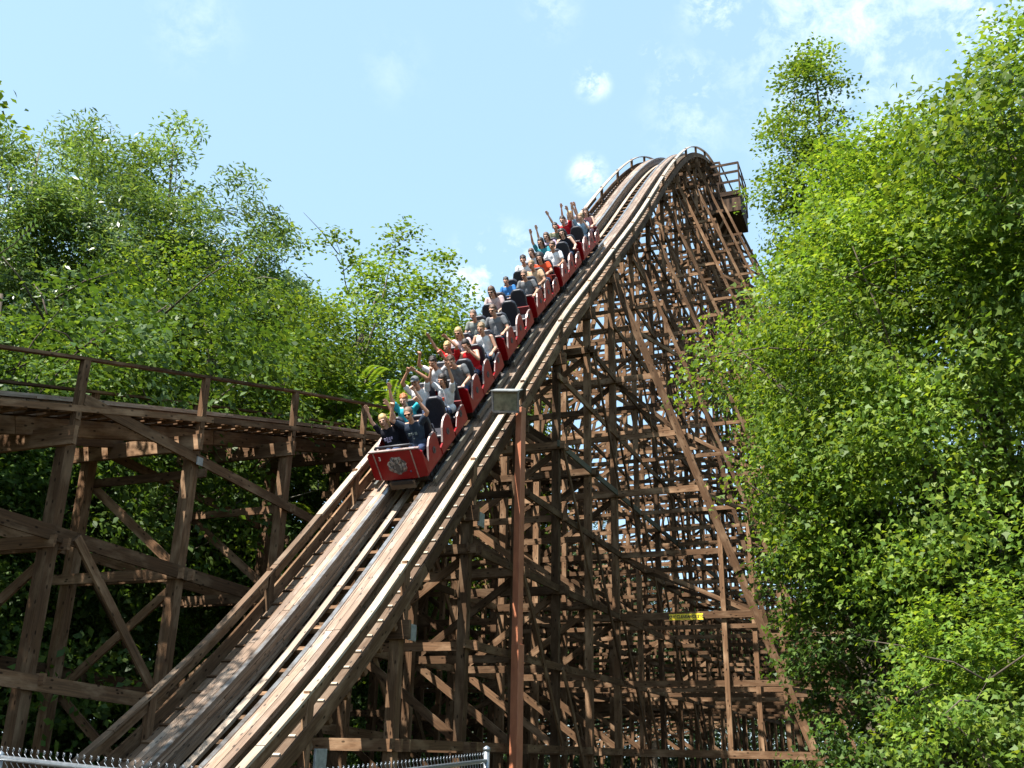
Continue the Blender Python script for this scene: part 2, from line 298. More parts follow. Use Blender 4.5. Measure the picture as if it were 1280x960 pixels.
# ------------------------------------------------------------------ the big drop
W = M['wood']
LV = [.1 + 1.9 * k for k in range(19)]
coaster = tag(empty('coaster_drop', None, ORG, (0, 0, -HD)), 'tall brown timber roller coaster hill with steep straight track and dense trestle legs', 'roller coaster')
BENT0, STEP = 13.03, 2.78
def bent(root, s, near, path, uc, gz, is_main=True):
    """one timber frame across the track: posts, ledgers, diagonals, outriggers"""
    zt = path.f(s); sl = path.T(s)
    top = path.P(s, 0, -.65 if is_main else -.86).z - .42 / max(.6, sl.y)       # under the stringers
    b = empty('trestle_bent', root, (uc, s, gz))
    pw = (.19 if near else .155) if is_main else .215
    def bm(name, p0, p1, w, h, up=(0, 1, 0), mat=W):
        q = MB(); q.beam((p0[0], p0[1], p0[2] - gz), (p1[0], p1[1], p1[2] - gz), w, h, up); return q.build(name, mat, b)
    for sd in (-1, 1):
        q = MB(); q.beam((sd * 1.30, 0, 0), (sd * 1.30, 0, top - gz), pw, pw, (0, 1, 0)); q.build('post', W, b)
        # handrail post lapped on the outside of the main post
        q = MB(); hb = zt - 1.25; dy = 0
        q.beam((sd * 1.42, -.02, hb - gz), (sd * 1.42, -.02, zt - .03 - gz), .10, .15, (0, 1, 0)); q.beam((sd * 1.475, -.04, hb + .12 - gz), (sd * 1.475, -.04, hb + .62 - gz), .035, .1, (0, 1, 0))
        q.build('handrail_post', W, b)
    # cap under the stringers
    q = MB(); q.beam((-1.62, -pw / 2 - .04, top - .18), (1.62, -pw / 2 - .04, top - .18), .08, .32, (0, 0, 1))
    for k in range(8): q.v[-8 + k] = (q.v[-8 + k][0], q.v[-8 + k][1], q.v[-8 + k][2] - gz)
    q.build('cap_beam', W, b)
    rake = is_main and zt > 17.3 and s < 66
    rw = .23 if s < 31 else .125
    def ub(z, sl=2.8): return 1.5 + (zt - 1.4 - z) / sl
    lv = [z for z in LV if gz + .5 < z < top - .7] if is_main else [z for z in (.9, 2.85, 4.95, 6.95, 8.9, 10.8, 12.7, 14.6) if z < top - .55]
    for i, z in enumerate(lv):
        ul = ub(z) + .18 if rake else 1.58
        ur = ul
        if near or i % 2 == 0 or True:
            side = -1 if i % 2 == 0 else 1
            yy = side * (pw / 2 + .03); hh = (.17 if i % 2 else .20) if near else .135
            if s > 57 and i % 2: continue
            q = MB(); q.beam((-ul, yy, z - gz), (ur, yy, z - gz), .055, hh, (0, 0, 1))
            if near and i % 2 == 0: q.beam((-1.6, -yy, z - gz), (1.6, -yy, z - gz), .055, .19, (0, 0, 1))
            q.build('ledger', W, b)
    # diagonals in the bent
    for i in range(len(lv) - 1):
        if (i % 2 != int(s) % 2 or s > 57) and not near: continue
        z0, z1 = lv[i], lv[min(i + 1, len(lv) - 1)]
        sd = 1 if (i // 1) % 2 else -1
        yy = pw / 2 + .09
        q = MB(); q.beam((-1.35 * sd, yy, z0 - gz), (1.35 * sd, yy, z1 - gz), .05, .17 if near else .13, (0, 0, 1)); q.build('diagonal_brace', W, b)
    if rake:
        for sd in (-1, 1):
            z = zt - 1.5; seg = 0
            while z > gz:                                       # spliced planks, each lapped beside the one above
                z2 = max(gz, z - random.choice((4.6, 5.2, 5.8))); y = -.14 - (.06 if seg % 2 else 0)
                q = MB(); q.beam((sd * ub(z + .35), y, z + .35 - gz), (sd * ub(z2), y, z2 - gz), rw, .055, (0, 1, 0)); q.beam((sd * ub(z), y + .13, z - gz), (sd * ub(z2), y + .13, z2 - gz), rw * .7, .055, (0, 1, 0))
                q.build('raking_brace', W, b); z = z2; seg += 1
            if zt > 21:
                z = zt * .62
                q = MB(); q.beam((sd * 1.4, .16, zt - 3.0 - gz), (sd * (ub(z, 4.6)), .16, z - gz), .15, .06, (0, 1, 0)); q.beam((sd * (ub(z, 4.6)), .16, z - gz), (sd * (ub(gz, 4.6)), .16, 0), .15, .06, (0, 1, 0))
                q.build('inner_rake', W, b)
            # short diagonals between post and rake
            for i in range(1, len(lv)):
                z = lv[i]
                if ub(z) < 2.6 or i % 3 != (0 if sd > 0 else 1): continue
                q = MB(); q.beam((sd * 1.4, .2, z - gz), (sd * ub(lv[i - 1]), .2, lv[i - 1] - gz), .05, .12, (0, 0, 1)); q.build('diagonal_brace', W, b)
            # intermediate upright half-way out
            if ub(gz) > 5.5:
                um = 1.5 + (ub(gz) - 1.5) * .5; zm = zt - 1.4 - (um - 1.5) * 2.8
                q = MB(); q.beam((sd * um, 0, 0), (sd * um, 0, zm - gz), .14, .14, (0, 1, 0)); q.build('post', W, b)
    return b
bents = []
k = -2
while BENT0 + STEP * k < 88:
    s = BENT0 + STEP * k; bents.append(s)
    gz = min(ground_z(*(ORG + hd * s + nn * u).xy) for u in (-1.3, 1.3)) - .05
    bent(coaster, s, s < 30, main, 0, gz)
    k += 1
S0, S1 = 7.2, 88.
# stringers, ties, running rails
for u in (-.62, .62):
    q = MB(); boards(q, main, S0, S1, u, -.91, .16, .34, ln=5.5); q.build('stringer', W, coaster)
for sd in (-1, 1):
    q = MB(); boards(q, main, S0, S1, sd * 1.47, -.47, .05, .22, ln=5.5); q.build('edge_board', W, coaster)
nt_ = 0; stf = MB(); s = S0
while s < S1:
    t = main.T(s); q = MB() if nt_ < 100 else stf
    a = main.P(s, -1.42, -.705); c = main.P(s, 1.42, -.705); q.beam(a, c, .10, .10, (0, -t.z, t.y))
    if nt_ < 100: q.build('crosstie', W, coaster)
    nt_ += 1; s += .52 * t.y + .06
tag(stf.build('crossties', W, coaster), kind='stuff')
for sd in (-1, 1):
    q = MB()
    for l in range(6):
        boards(q, main, S0, S1, sd * (.60 + random.uniform(-.004, .004)), -.63 + l * .052, .24 + random.uniform(-.025, .025), .050, ln=4.4, jitter=.004, off=random.uniform(0, 4))
    for l in range(2):                                            # the two wide top layers, of three boards side by side
        for k3 in range(3): boards(q, main, S0, S1, sd * (.475 + .137 * k3), -.318 + l * .042 + random.uniform(-.003, .003), .128, .040, ln=4.4, jitter=.002, off=random.uniform(0, 4))
    rr = q.build('running_rail', M['track'], coaster)
    q = MB(); sweep(q, main, S0, S1, sd * .455, -.248, .085, .012); q.build('steel_strip', M['steel'], rr)
q = MB(); boards(q, main, S0, S1, -.27, -.62, .14, .06, ln=4.5); q.build('guard_board', M['rail'], coaster)
for sd in (-1, 1):
    q = MB(); boards(q, main, S0, S1, sd * 1.02, -.425 if sd > 0 else -.565, .14, .035, ln=4.4, off=2); boards(q, main, S0, S1, sd * 1.17, -.425 if sd > 0 else -.565, .14, .035, ln=4.4); boards(q, main, S0, S1, sd * 1.32, -.425 if sd > 0 else -.565, .14, .035, ln=4.4, off=1)
    wk = q.build('walkway', M['deck'], coaster)
    q = MB(); s = S0; wz = -.39 if sd > 0 else -.53
    while s < S1:
        t = main.T(s); q.beam(main.P(s, sd * .98, wz), main.P(s, sd * 1.38, wz), .045, .035, (0, -t.z, t.y)); s += .42 * t.y
    tag(q.build('cleats', M['cleat'] if sd > 0 else W, wk), kind='stuff')
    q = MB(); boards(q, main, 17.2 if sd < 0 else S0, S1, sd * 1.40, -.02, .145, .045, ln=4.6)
    h = q.build('handrail', M['rail'], coaster)
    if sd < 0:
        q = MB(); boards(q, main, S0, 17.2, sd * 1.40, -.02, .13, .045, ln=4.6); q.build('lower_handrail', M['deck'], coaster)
    q = MB(); boards(q, main, S0, 37, sd * 1.425, -.135, .045, .17, ln=4.6); boards(q, main, 37, S1, sd * 1.37, -.36, .04, .09, ln=4.6); q.build('mid_rail', W, h)
# longitudinal ledgers and braces on both sides
for sd in (-1, 1):
    for z in LV:
        on = [s for s in bents if main.f(s) - 1.25 > z]
        if not on: continue
        s0 = min(on) - .25; s1 = min(max(on), 80) + .2
        if sd < 0 and False: continue
        q = MB(); s = s0
        while s < s1:
            e = min(s1, s + 5.56); q.beam((sd * 1.435, s + .005, z + .02), (sd * 1.435, e - .005, z + .02), .05, .17, (0, 0, 1)); s = e
        q.build('long_ledger', M['wood_green'] if (sd > 0 and abs(z - LV[5]) < .1) else W, coaster)
    cnt = 0
    for bi in range(len(bents) - 1):
        for li in range(len(LV) - 2):
            if (li + bi) % (3 if sd > 0 else 5): continue
            if main.f(bents[bi]) - 1.3 < LV[li + 2] or bents[bi] > 70: continue
            if cnt >= 70: continue
            cnt += 1
            q = MB(); q.beam((sd * 1.49, bents[bi], LV[li + 2]), (sd * 1.49, bents[bi + 1], LV[li] + .1), .13, .045, (1, 0, 0)); q.build('long_brace', W, coaster)
# ledgers linking the raking braces, out on the slope of the frame
for sd in (-1, 1):
    for j, z in enumerate((3.9, 9.6, 15.3)):
        on = [s for s in bents if main.f(s) > 17.3 and main.f(s) - 2.5 > z and s < 60]
        if len(on) < 2: continue
        q = MB()
        for a, c in zip(on[:-1], on[1:]):
            ua = 1.5 + (main.f(a) - 1.4 - z) / 2.8; uc_ = 1.5 + (main.f(c) - 1.4 - z) / 2.8
            q.beam((sd * (ua + .0), a, z - .16), (sd * uc_, c, z - .16), .05, .13, (0, 0, 1))
        q.build('outer_ledger', W, coaster)
# crest platform on the right
pl = empty('platform', coaster, (0, 49, 31.15))
q = MB()
for i in range(14): q.beam((1.56 + .12 * i, 0, 0), (1.56 + .12 * i, 2.5, 0), .105, .05)
for y in (.1, 1.3, 2.4): q.beam((1.3, y, -.12), (3.25, y, -.12), .08, .18)
q.build('deck', M['dark_wood'], pl)
q = MB()
for y in (0, 2.5): q.beam((1.5, y, .02), (3.25, y, .02), .04, .26)
q.beam((3.25, 0, .02), (3.25, 2.5, .02), .04, .26); q.build('toe_board', M['dark_wood'], pl)
for (x, y) in ((3.25, 0), (3.25, 1.25), (3.25, 2.5), (1.6, 0), (2.1, 0)):
    q = MB(); q.beam((x, y, -.3), (x, y, 1.9 if x > 2.5 else .8), .08, .08); q.build('rail_post', M['dark_wood'], pl)
for z in (.75, 1.35, 1.88):
    q = MB(); q.beam((1.5, 0, z), (3.25, 0, z), .045, .14); q.beam((3.25, 0, z), (3.25, 2.5, z), .045, .14); q.build('guard_rail', M['dark_wood'], pl)
q = MB()
for i in range(11): q.beam((1.62 + .155 * i, .05, -.6), (1.62 + .155 * i, 2.45, -.75), .15, 1.0)
q.build('underside_box', M['dark_wood'], pl)  # closed dark box added under the deck, gives it a black underside
q = MB()
for y in (.5, 1.5, 2.6): q.beam((1.45, y, -2.6), (2.9, y, -.2), .08, .12)
q.build('bracket', W, pl)
q = MB(); q.beam((1.95, 5.6, 2.35), (1.95, 9, 2.0), .05, .1); q.beam((1.45, 1.5, 3.1), (2.0, 1.5, 3.05), .05, .12); q.beam((2.0, 1.5, 3.05), (2.35, 5.2, 2.6), .05, .12)
q.beam((1.95, 1.5, 1.4), (2.0, 1.5, 3.1), .08, .08); q.beam((2.35, 5.2, .6), (2.35, 5.2, 2.6), .08, .08); q.build('upper_rail', M['dark_wood'], pl)
# chain lift machinery box and stairs just behind the crest
q = MB(); q.beam((-.55, 55.5, 35.05), (.55, 55.5, 35.05), .6, .5); q.build('lift_motor', M['under'], coaster)
# small plates and boxes fixed to the timbers
for (u, s, z, w, h) in ((1.54, 13.25, 1.75, .04, .34), (1.54, 18.75, 6.45, .04, .30), (1.54, 15.9, 3.85, .03, .28)):
    q = MB(); q.box((u, s, z), (w, .30, h)); q.build('junction_box', M['plate'], coaster, bevel=.006)

# low-clearance sign on the third level
sg = tag(empty('warning_sign', None, ORG + hd * 29.50 + nn * 3.46 + Vector((0, 0, 5.76)), (0, 0, -HD)), 'yellow low clearance sign with black lettering on a trestle ledger', 'sign')
q = MB(); q.box((0, -.012, -.01), (1.0, .012, .18)); q.build('sign_board', M['yellow'], sg)
def text(txt, size, mat, parent, loc, rot, name, ext=.003, sx=1):
    cu = bpy.data.curves.new(name, 'FONT'); cu.body = txt; cu.size = size; cu.align_x = 'CENTER'; cu.align_y = 'CENTER'; cu.extrude = ext; cu.offset = .003 if size < .125 else 0
    t = bpy.data.objects.new(name, cu); dg = bpy.context.evaluated_depsgraph_get(); C.objects.link(t); dg.update()
    me = bpy.data.meshes.new_from_object(t.evaluated_get(bpy.context.evaluated_depsgraph_get())); C.objects.unlink(t); bpy.data.objects.remove(t)
    me.materials.clear(); me.materials.append(mat)
    o = bpy.data.objects.new(name, me); C.objects.link(o); o.parent = parent; o.location = loc; o.rotation_euler = rot; o.scale = (sx, 1, 1); return o
text('LOW CLEARANCE 5\'10"', .118, M['black'], sg, (0, -.022, -.008), (R(90), 0, 0), 'lettering', sx=.88)

# ------------------------------------------------------------------ the low turn on the left
low = tag(empty('coaster_turn', None, ORG, (0, 0, -HD)), 'low brown timber track on tall posts, passing behind the steep drop', 'roller coaster')
s = 5.9; tb = []
while s < 41: tb.append(s); s += 3.12
tb = [x - .0 for x in tb]
for s in tb: bent(low, s, True, turn, turn.u0, 0, False)
for sd in (-1, 1):
    q = MB(); boards(q, turn, 5, 41, sd * .62, -1.13, .16, .30, ln=5.5); q.build('stringer', W, low)
    q = MB(); boards(q, turn, 5, 41, sd * 1.47, -.90, .05, .11, ln=5.5); q.build('edge_board', W, low)
    q = MB()
    for l in range(6): boards(q, turn, 5, 41, sd * .6, -.93 + l * .045, .24, .044, ln=4.4, off=random.uniform(0, 4))
    for l in range(2): boards(q, turn, 5, 41, sd * .6, -.655 + l * .04, .40, .038, ln=4.4, off=random.uniform(0, 4))
    q.build('running_rail', M['track'], low)
    q = MB(); boards(q, turn, 5, 41, sd * 1.14, -.85, .34, .035, ln=4.4); q.build('walkway', M['deck'], low)
    q = MB(); boards(q, turn, 5, 41, sd * 1.40, -.02, .15, .05, ln=4.6); h = q.build('handrail', W, low)
i = 0; s = 5.
while s < 41 and i < 85:
    q = MB(); q.beam(turn.P(s, -1.42, -.92), turn.P(s, 1.42, -.92), .10, .10); q.build('crosstie', W, low); s += .45; i += 1
# long sloping ledgers on its near face
for a, c, w in (((12.2, 7.42), (29, 6.2), .2), ((5, 5.35), (27, 4.55), .24), ((5, 3.15), (24, 2.2), .24), ((5, 1.2), (24, .6), .2)):
    q = MB(); q.beam((-3.02, a[0], a[1]), (-3.02, c[0], c[1]), .05, w, (0, 0, 1)); q.build('long_ledger', W, low)
    q = MB(); q.beam((-5.93, a[0], a[1] + .6), (-5.93, c[0], c[1] + .6), .05, w, (0, 0, 1)); q.build('long_ledger', W, low)
for a, c in (((12.5, 5.1), (14.75, 2.9)), ((18.5, 4.9), (21.3, 1.0)), ((6.3, 4.9), (8.9, 1.0)), ((15.4, 2.7), (18.2, .3)), ((24.6, 8.6), (27.7, 5.0))):
    q = MB(); q.beam((-2.96, a[0], a[1]), (-2.96, c[0], c[1]), .16, .05, (1, 0, 0)); q.build('long_brace', W, low)
    q = MB(); q.beam((-5.99, a[0] + 3.1, a[1] + .5), (-5.99, c[0] + 3.1, c[1] + .5), .16, .05, (1, 0, 0)); q.build('long_brace', W, low)
q = MB(); q.box((-2.985, 15.28, 7.16), (.02, .17, .16)); q.build('metal_plate', M['plate'], low)

# ------------------------------------------------------------------ the train
train = tag(empty('coaster_train', None, ORG, (0, 0, -HD)), 'red six car roller coaster train full of riders coming down the drop', 'roller coaster train')
CARL = 2.98
cars = []; s = 18.08
for ci in range(6):
    p0 = main.P(s, 0, .0)
    s2 = s
    while (main.P(s2, 0, 0) - p0).length < 2.7: s2 += .02
    p1 = main.P(s2, 0, 0); d = (p1 - p0).normalized()
    cars.append((p0, math.atan2(d.z, d.y)))
    while (main.P(s2, 0, 0) - p0).length < CARL: s2 += .02
    s = s2
HW = .62
def make_car(ci, p, ang):
    c = empty('car', train, p, (ang, 0, 0))
    # front panel, slightly bowed, wings at both ends
    q = MB()
    prof = [(-HW, .03), (-HW - .015, .12), (-HW - .02, .60), (-HW + .05, .665), (-.3, .685), (.3, .685), (HW - .05, .665), (HW + .02, .60), (HW + .015, .12), (HW, .03), (.3, 0), (-.3, 0)]
    q.prism(prof, (0, .055, 0), (1, 0, 0), (0, 0, 1), (0, -1, 0), .06)
    q.build('front_panel', M['red'], c, bevel=.012)
    q = MB()
    q.beam((-.455, -.012, .02), (-.475, -.012, .655), .022, .014, (0, 1, 0)); q.beam((.41, -.012, .02), (.40, -.012, .665), .022, .014, (0, 1, 0))
    q.beam((-HW + .03, .02, .685), (HW - .03, .02, .695), .07, .025)
    q.build('front_trim', M['trim'], c)
    q = MB(); q.tube([(-.46, .10, .70), (-.44, .09, .74), (.38, .09, .75), (.40, .10, .71)], .028, 8); q.build('lap_bar', M['vinyl'], c)
    # floor tub
    q = MB(); q.box((0, 1.34, .02), (1.18, 2.56, .05)); q.box((0, 2.60, .28), (1.18, .05, .50)); q.build('floor', M['red_in'], c)
    # side panels: one low skirt and a tall curved wing beside each bench
    for sd in (-1, 1):
        for j in range(3):
            y0 = .06 + .87 * j
            P = [(y0, .03), (y0 + .83, .03), (y0 + .83, .46), (y0 + .81, .58), (y0 + .75, .64), (y0 + .60, .645), (y0 + .46, .60), (y0 + .34, .50), (y0 + .25, .36), (y0 + .16, .24), (y0, .20 if j else .54)]
            if j == 2: P = [(a_, b_ if b_ < .2 else .03 + (b_ - .03) * .66) for a_, b_ in P]
            q = MB(); q.prism(P, (sd * (HW - .05), 0, 0), (0, 1, 0), (0, 0, 1), (sd, 0, 0), .05)
            e = q.build('side_panel', M['red'], c, bevel=.010)
            q = MB(); pts = [P[k2] for k2 in (9, 8, 7, 6, 5, 4, 3, 2, 1)]
            for a_, b_ in zip(pts[:-1], pts[1:]):
                wide = .040 if b_[0] < y0 + .86 and b_[1] > .35 else .02
                q.beam((sd * (HW - .025), a_[0], a_[1] + .006), (sd * (HW - .025), b_[0], b_[1] + .006), wide, .022, (0, -1, .3))
            q.build('panel_trim', M['trim'], c)
            q = MB()
            for a2 in range(8):
                th = a2 * math.pi / 4; q.beam((sd * (HW + .006), y0 + .52, .33), (sd * (HW + .006), y0 + .52 + .075 * math.cos(th), .33 + .075 * math.sin(th)), .035, .012, (1, 0, 0))
            q.tube([(sd * HW, y0 + .52, .33), (sd * (HW + .012), y0 + .52, .33)], .05, 12); q.build('side_emblem', M['crest_dark'], c)
    # seats
    for j in range(3):
        y = .62 + .90 * j
        q = MB(); q.box((0, y - .02, .24), (1.16, .44, .16)); q.build('seat_cushion', M['vinyl'], c, bevel=.04)
        for sd in (-1, 1):
            poly = [(-.22, .25), (.22, .25), (.23, .80), (.19, .94), (.11, 1.0), (-.11, 1.0), (-.19, .94), (-.23, .80)]
            q = MB(); q.prism(poly, (sd * .29, y + .27, 0), (1, 0, 0), (0, .16, 1), (0, -1, 0), .10); q.build('seat_back', M['vinyl'], c, bevel=.03)
        if j: q = MB(); q.tube([(-.5, y - .42, .35), (-.46, y - .36, .66), (.46, y - .36, .66), (.5, y - .42, .35)], .024, 8); q.build('lap_bar', M['vinyl'], c)
    # undercarriage and wheels
    q = MB(); q.box((0, .45, -.10), (.95, .5, .14)); q.box((0, 2.2, -.10), (.95, .5, .14)); q.box((0, 1.3, -.06), (.5, 2.7, .08)); q.build('chassis', M['under'], c)
    for sd in (-1, 1):
        for y in (.30, .60, 2.05, 2.35):
            q = MB(); q.tube([(sd * .44, y, -.11), (sd * .53, y, -.11)], .125, 18); q.tube([(sd * .53, y, -.11), (sd * .56, y, -.11)], .05, 10); q.build('wheel', M['under'], c)
        q = MB(); q.box((sd * .70, 1.30, -.14), (.06, 2.5, .12)); q.build('bumper_board', M['bumper'], c)
    if ci == 0:
        q = MB(); q.beam((-.30, -.03, -.13), (.30, -.03, -.11), .03, .17, (0, 0, 1)); q.build('nose_plate', M['deck'], c)
        crest(c)
        text('3', .13, M['white'], c, (-.36, -.010, .52), (R(90), 0, 0), 'car_number')
    return c
def crest(c):
    """round grey animal crest: mane on top, face in the middle, curved tusks on each side"""
    q = MB(); rng = random.Random(3); pts = []
    for k in range(40):
        th = 2 * math.pi * k / 40; r = .215 * (1 + .07 * math.sin(7 * th) + rng.uniform(-.05, .05))
        pts.append((r * math.cos(th) * .98, r * math.sin(th) * .92))
    q.prism(pts, (.0, -.003, .34), (1, 0, 0), (0, 0, 1), (0, -1, 0), .008)
    q.build('front_crest', M['crest'], c)
    q = MB()
    for sd in (-1, 1):
        for k in range(3):
            x = sd * (.10 + .04 * k); q.tube([(x, -.016, .20 + .01 * k), (x + sd * .025, -.018, .27), (x + sd * .02, -.016, .33)], [.004, .012, .003], 6)
        q.tube([(sd * .03, -.016, .37), (sd * .09, -.018, .43), (sd * .12, -.016, .50)], [.006, .014, .004], 6)
    q.build('crest_tusk', M['trim'], c)
    q = MB()
    q.prism([(-.05, -.14), (.05, -.14), (.06, 0), (.02, .06), (-.02, .06), (-.06, 0)], (.0, -.012, .32), (1, 0, 0), (0, 0, 1), (0, -1, 0), .004)
    for sd in (-1, 1): q.prism([(0, 0), (.05, .03), (.05, .06), (0, .04)], (sd * .05 - (.05 if sd < 0 else 0), -.012, .40), (1, 0, 0), (0, 0, 1), (0, -1, 0), .004)
    q.build('crest_face', M['crest_dark'], c)
for ci, (p, a) in enumerate(cars): make_car(ci, p, a)

# ------------------------------------------------------------------ riders
def capsule_bm(bm, a, b, ra, rb, n=10, flat=None):
    a = Vector(a); b = Vector(b); t = b - a; L = t.length
    t = t / L if L > 1e-6 else Vector((0, 0, 1))
    x = t.cross(Vector((0, 1, 0)));
    if x.length < .1: x = t.cross(Vector((1, 0, 0)))
    x.normalize(); y = t.cross(x); rings = []
    K = 4
    for k in range(K + 1):
        ph = -math.pi / 2 + (math.pi / 2) * k / K; rings.append((a + t * (ra * math.sin(ph)), ra * math.cos(ph)))
    for k in range(K + 1):
        ph = (math.pi / 2) * k / K; rings.append((b + t * (rb * math.sin(ph)), rb * math.cos(ph)))
    vs = []
    for c, r in rings:
        r = max(r, .0008); vs.append([bm.verts.new(c + (x * math.cos(2 * math.pi * j / n) + y * math.sin(2 * math.pi * j / n)) * r) for j in range(n)])
    for k in range(len(vs) - 1):
        for j in range(n): bm.faces.new((vs[k][j], vs[k][(j + 1) % n], vs[k + 1][(j + 1) % n], vs[k + 1][j]))
    bm.faces.new(list(reversed(vs[0]))); bm.faces.new(vs[-1])
def ell_bm(bm, c, r, rot=None):
    mt = Matrix.Translation(c) @ (rot.to_matrix().to_4x4() if rot else Matrix.Identity(4)) @ Matrix.Diagonal((*r, 1))
    bmesh.ops.create_uvsphere(bm, u_segments=20, v_segments=14, radius=1, matrix=mt)
def remesh(bm, vox, name, smooth=4):
    me = bpy.data.meshes.new(name); bm.to_mesh(me); bm.free()
    o = bpy.data.objects.new(name, me); C.objects.link(o)
    r = o.modifiers.new('r', 'REMESH'); r.mode = 'VOXEL'; r.voxel_size = vox; r.use_smooth_shade = True
    if smooth: sm = o.modifiers.new('s', 'SMOOTH'); sm.factor = .5; sm.iterations = smooth
    dg = bpy.context.evaluated_depsgraph_get(); dg.update()
    me2 = bpy.data.meshes.new_from_object(o.evaluated_get(dg)); me2.name = name
    bpy.data.objects.remove(o); bpy.data.meshes.remove(me)
    me2.polygons.foreach_set('use_smooth', [True] * len(me2.polygons)); return me2
HEAD = Vector((0, -.045, .665))
def arm_pts(pose, sd):
    sh = Vector((sd * .185, .03, .455))
    e, w = {'up': ((.255, -.03, .70), (.235, -.09, .945)), 'wide': ((.33, -.04, .66), (.40, -.09, .90)), 'bent': ((.37, -.03, .60), (.285, -.06, .835)), 'fist': ((.36, -.03, .62), (.26, -.06, .86)),
            'bar': ((.265, -.10, .235), (.17, -.335, .215)), 'lean': ((.30, -.05, .22), (.30, -.30, .17)), 'clasp': ((.27, -.06, .69), (.085, -.10, .90)), 'face': ((.27, -.16, .33), (.12, -.20, .58))}[pose]
    return sh, Vector((sd * e[0], e[1], e[2])), Vector((sd * w[0], w[1], w[2]))
def hand_bm(bm, w, dr, sd, pose):
    """palm, four unequal fingers and a thumb that leaves the side of the palm"""
    dr = dr.normalized(); front = Vector((0, -1, 0))
    if abs(dr.dot(front)) > .8: front = Vector((0, 0, -1))
    side = dr.cross(front).normalized(); nrm = side.cross(dr).normalized()     # nrm points away from / toward the viewer
    if nrm.y > 0 and abs(nrm.y) > .3: nrm = -nrm
    th = Vector((-sd, 0, 0)); th = (th - dr * th.dot(dr)); th.normalize()
    curl = {'fist': 1.0, 'bent': .9, 'bar': .95, 'lean': .9, 'clasp': .7, 'face': .5}.get(pose, .12)
    for k in range(4):
        o = (k - 1.5) * .0205; a = w + dr * .015 + th * (-o * .8); b = w + dr * .085 + th * (-o)
        capsule_bm(bm, a, b, .0155, .0125, 8)
        ln = (.068, .078, .073, .056)[k]; spread = th * (-o * .35)
        p0 = b; ang = curl * .9
        d1 = (dr * math.cos(ang) + nrm * math.sin(ang)).normalized(); p1 = p0 + d1 * ln * .5 + spread * .5
        d2 = (dr * math.cos(ang * 2.3) + nrm * math.sin(ang * 2.3)).normalized(); p2 = p1 + d2 * ln * .5 + spread * .4
        capsule_bm(bm, p0, p1, .0100, .0092, 8); capsule_bm(bm, p1, p2, .0092, .0080, 8)
    t0 = w + dr * .03 + th * .025; t1 = w + dr * .065 + th * (.052 if curl < .5 else .040) + nrm * .012; t2 = t1 + dr * .03 + th * (.012 if curl < .5 else -.02) + nrm * .008 * (1 + curl)
    capsule_bm(bm, t0, t1, .014, .0115, 8); capsule_bm(bm, t1, t2, .0115, .0090, 8)
_body = {}
def body_mesh(pl, pr):
    """pl / pr: pose of the arm at -x / +x; the figure faces -y, hips at the origin"""
    if (pl, pr) in _body: return _body[(pl, pr)]
    bm = bmesh.new()
    capsule_bm(bm, (-.075, .02, .02), (.075, .02, .02), .115, .115, 14); capsule_bm(bm, (0, .03, .05), (0, .035, .22), .115, .108, 14)
    for x in (-.06, .06): capsule_bm(bm, (x, .03, .2), (x * 1.3, .04, .38), .092, .10, 14)
    capsule_bm(bm, (-.135, .035, .44), (.135, .035, .44), .062, .062, 12); capsule_bm(bm, (0, .03, .46), HEAD + Vector((0, .03, -.06)), .056, .050, 12)
    # head: skull, jaw, cheeks, nose, ears, brow
    ell_bm(bm, HEAD + Vector((0, .012, .022)), (.076, .094, .098)); ell_bm(bm, HEAD + Vector((0, -.020, -.050)), (.056, .062, .066)); ell_bm(bm, HEAD + Vector((0, -.058, -.088)), (.026, .022, .022))
    capsule_bm(bm, HEAD + Vector((0, -.082, .012)), HEAD + Vector((0, -.104, -.022)), .009, .0155, 8)
    for sd in (-1, 1):
        ell_bm(bm, HEAD + Vector((sd * .077, .012, -.012)), (.012, .022, .031)); ell_bm(bm, HEAD + Vector((sd * .036, -.060, -.026)), (.026, .022, .024)); capsule_bm(bm, HEAD + Vector((sd * .012, -.083, .024)), HEAD + Vector((sd * .052, -.070, .024)), .010, .009, 8)
        capsule_bm(bm, (sd * .09, .0, .0), (sd * .115, -.37, .035), .088, .062, 12); capsule_bm(bm, (sd * .115, -.37, .03), (sd * .11, -.33, -.27), .060, .040, 12); capsule_bm(bm, (sd * .11, -.31, -.29), (sd * .12, -.43, -.31), .038, .032, 10)
        pose = pl if sd < 0 else pr; sh, e, w = arm_pts(pose, sd)
        capsule_bm(bm, sh, e, .050, .038, 12); capsule_bm(bm, e, e.lerp(w, .35), .038, .037, 12); capsule_bm(bm, e.lerp(w, .3), w, .037, .0245, 12)
        hand_bm(bm, w, (w - e) if pose not in ('bar', 'lean') else Vector((0, -1, -.1)), sd, pose)
    me = remesh(bm, .0078, 'person', 3)
    for x in ('skin_fair', 'eye', 'lip', 'cloth_jeans'): me.materials.append(M[x])
    n = len(me.polygons); cc = np.empty(n * 3, dtype=np.float32); me.polygons.foreach_get('center', cc); cc = cc.reshape(n, 3); mi = np.zeros(n, dtype=np.int32)
    H = np.array(HEAD)
    for sd in (-1, 1): mi[(((cc[:, 0] - sd * .030) / .017) ** 2 + ((cc[:, 2] - H[2] - .004) / .009) ** 2 < 1) & (cc[:, 1] < H[1] - .04)] = 1
    mi[((cc[:, 0] / .024) ** 2 + ((cc[:, 2] - H[2] + .062) / .012) ** 2 < 1) & (cc[:, 1] < H[1] - .04)] = 2
    mi[cc[:, 2] < .125] = 3
    me.polygons.foreach_set('material_index', mi)
    _body[(pl, pr)] = me; return me
_shirt = {}
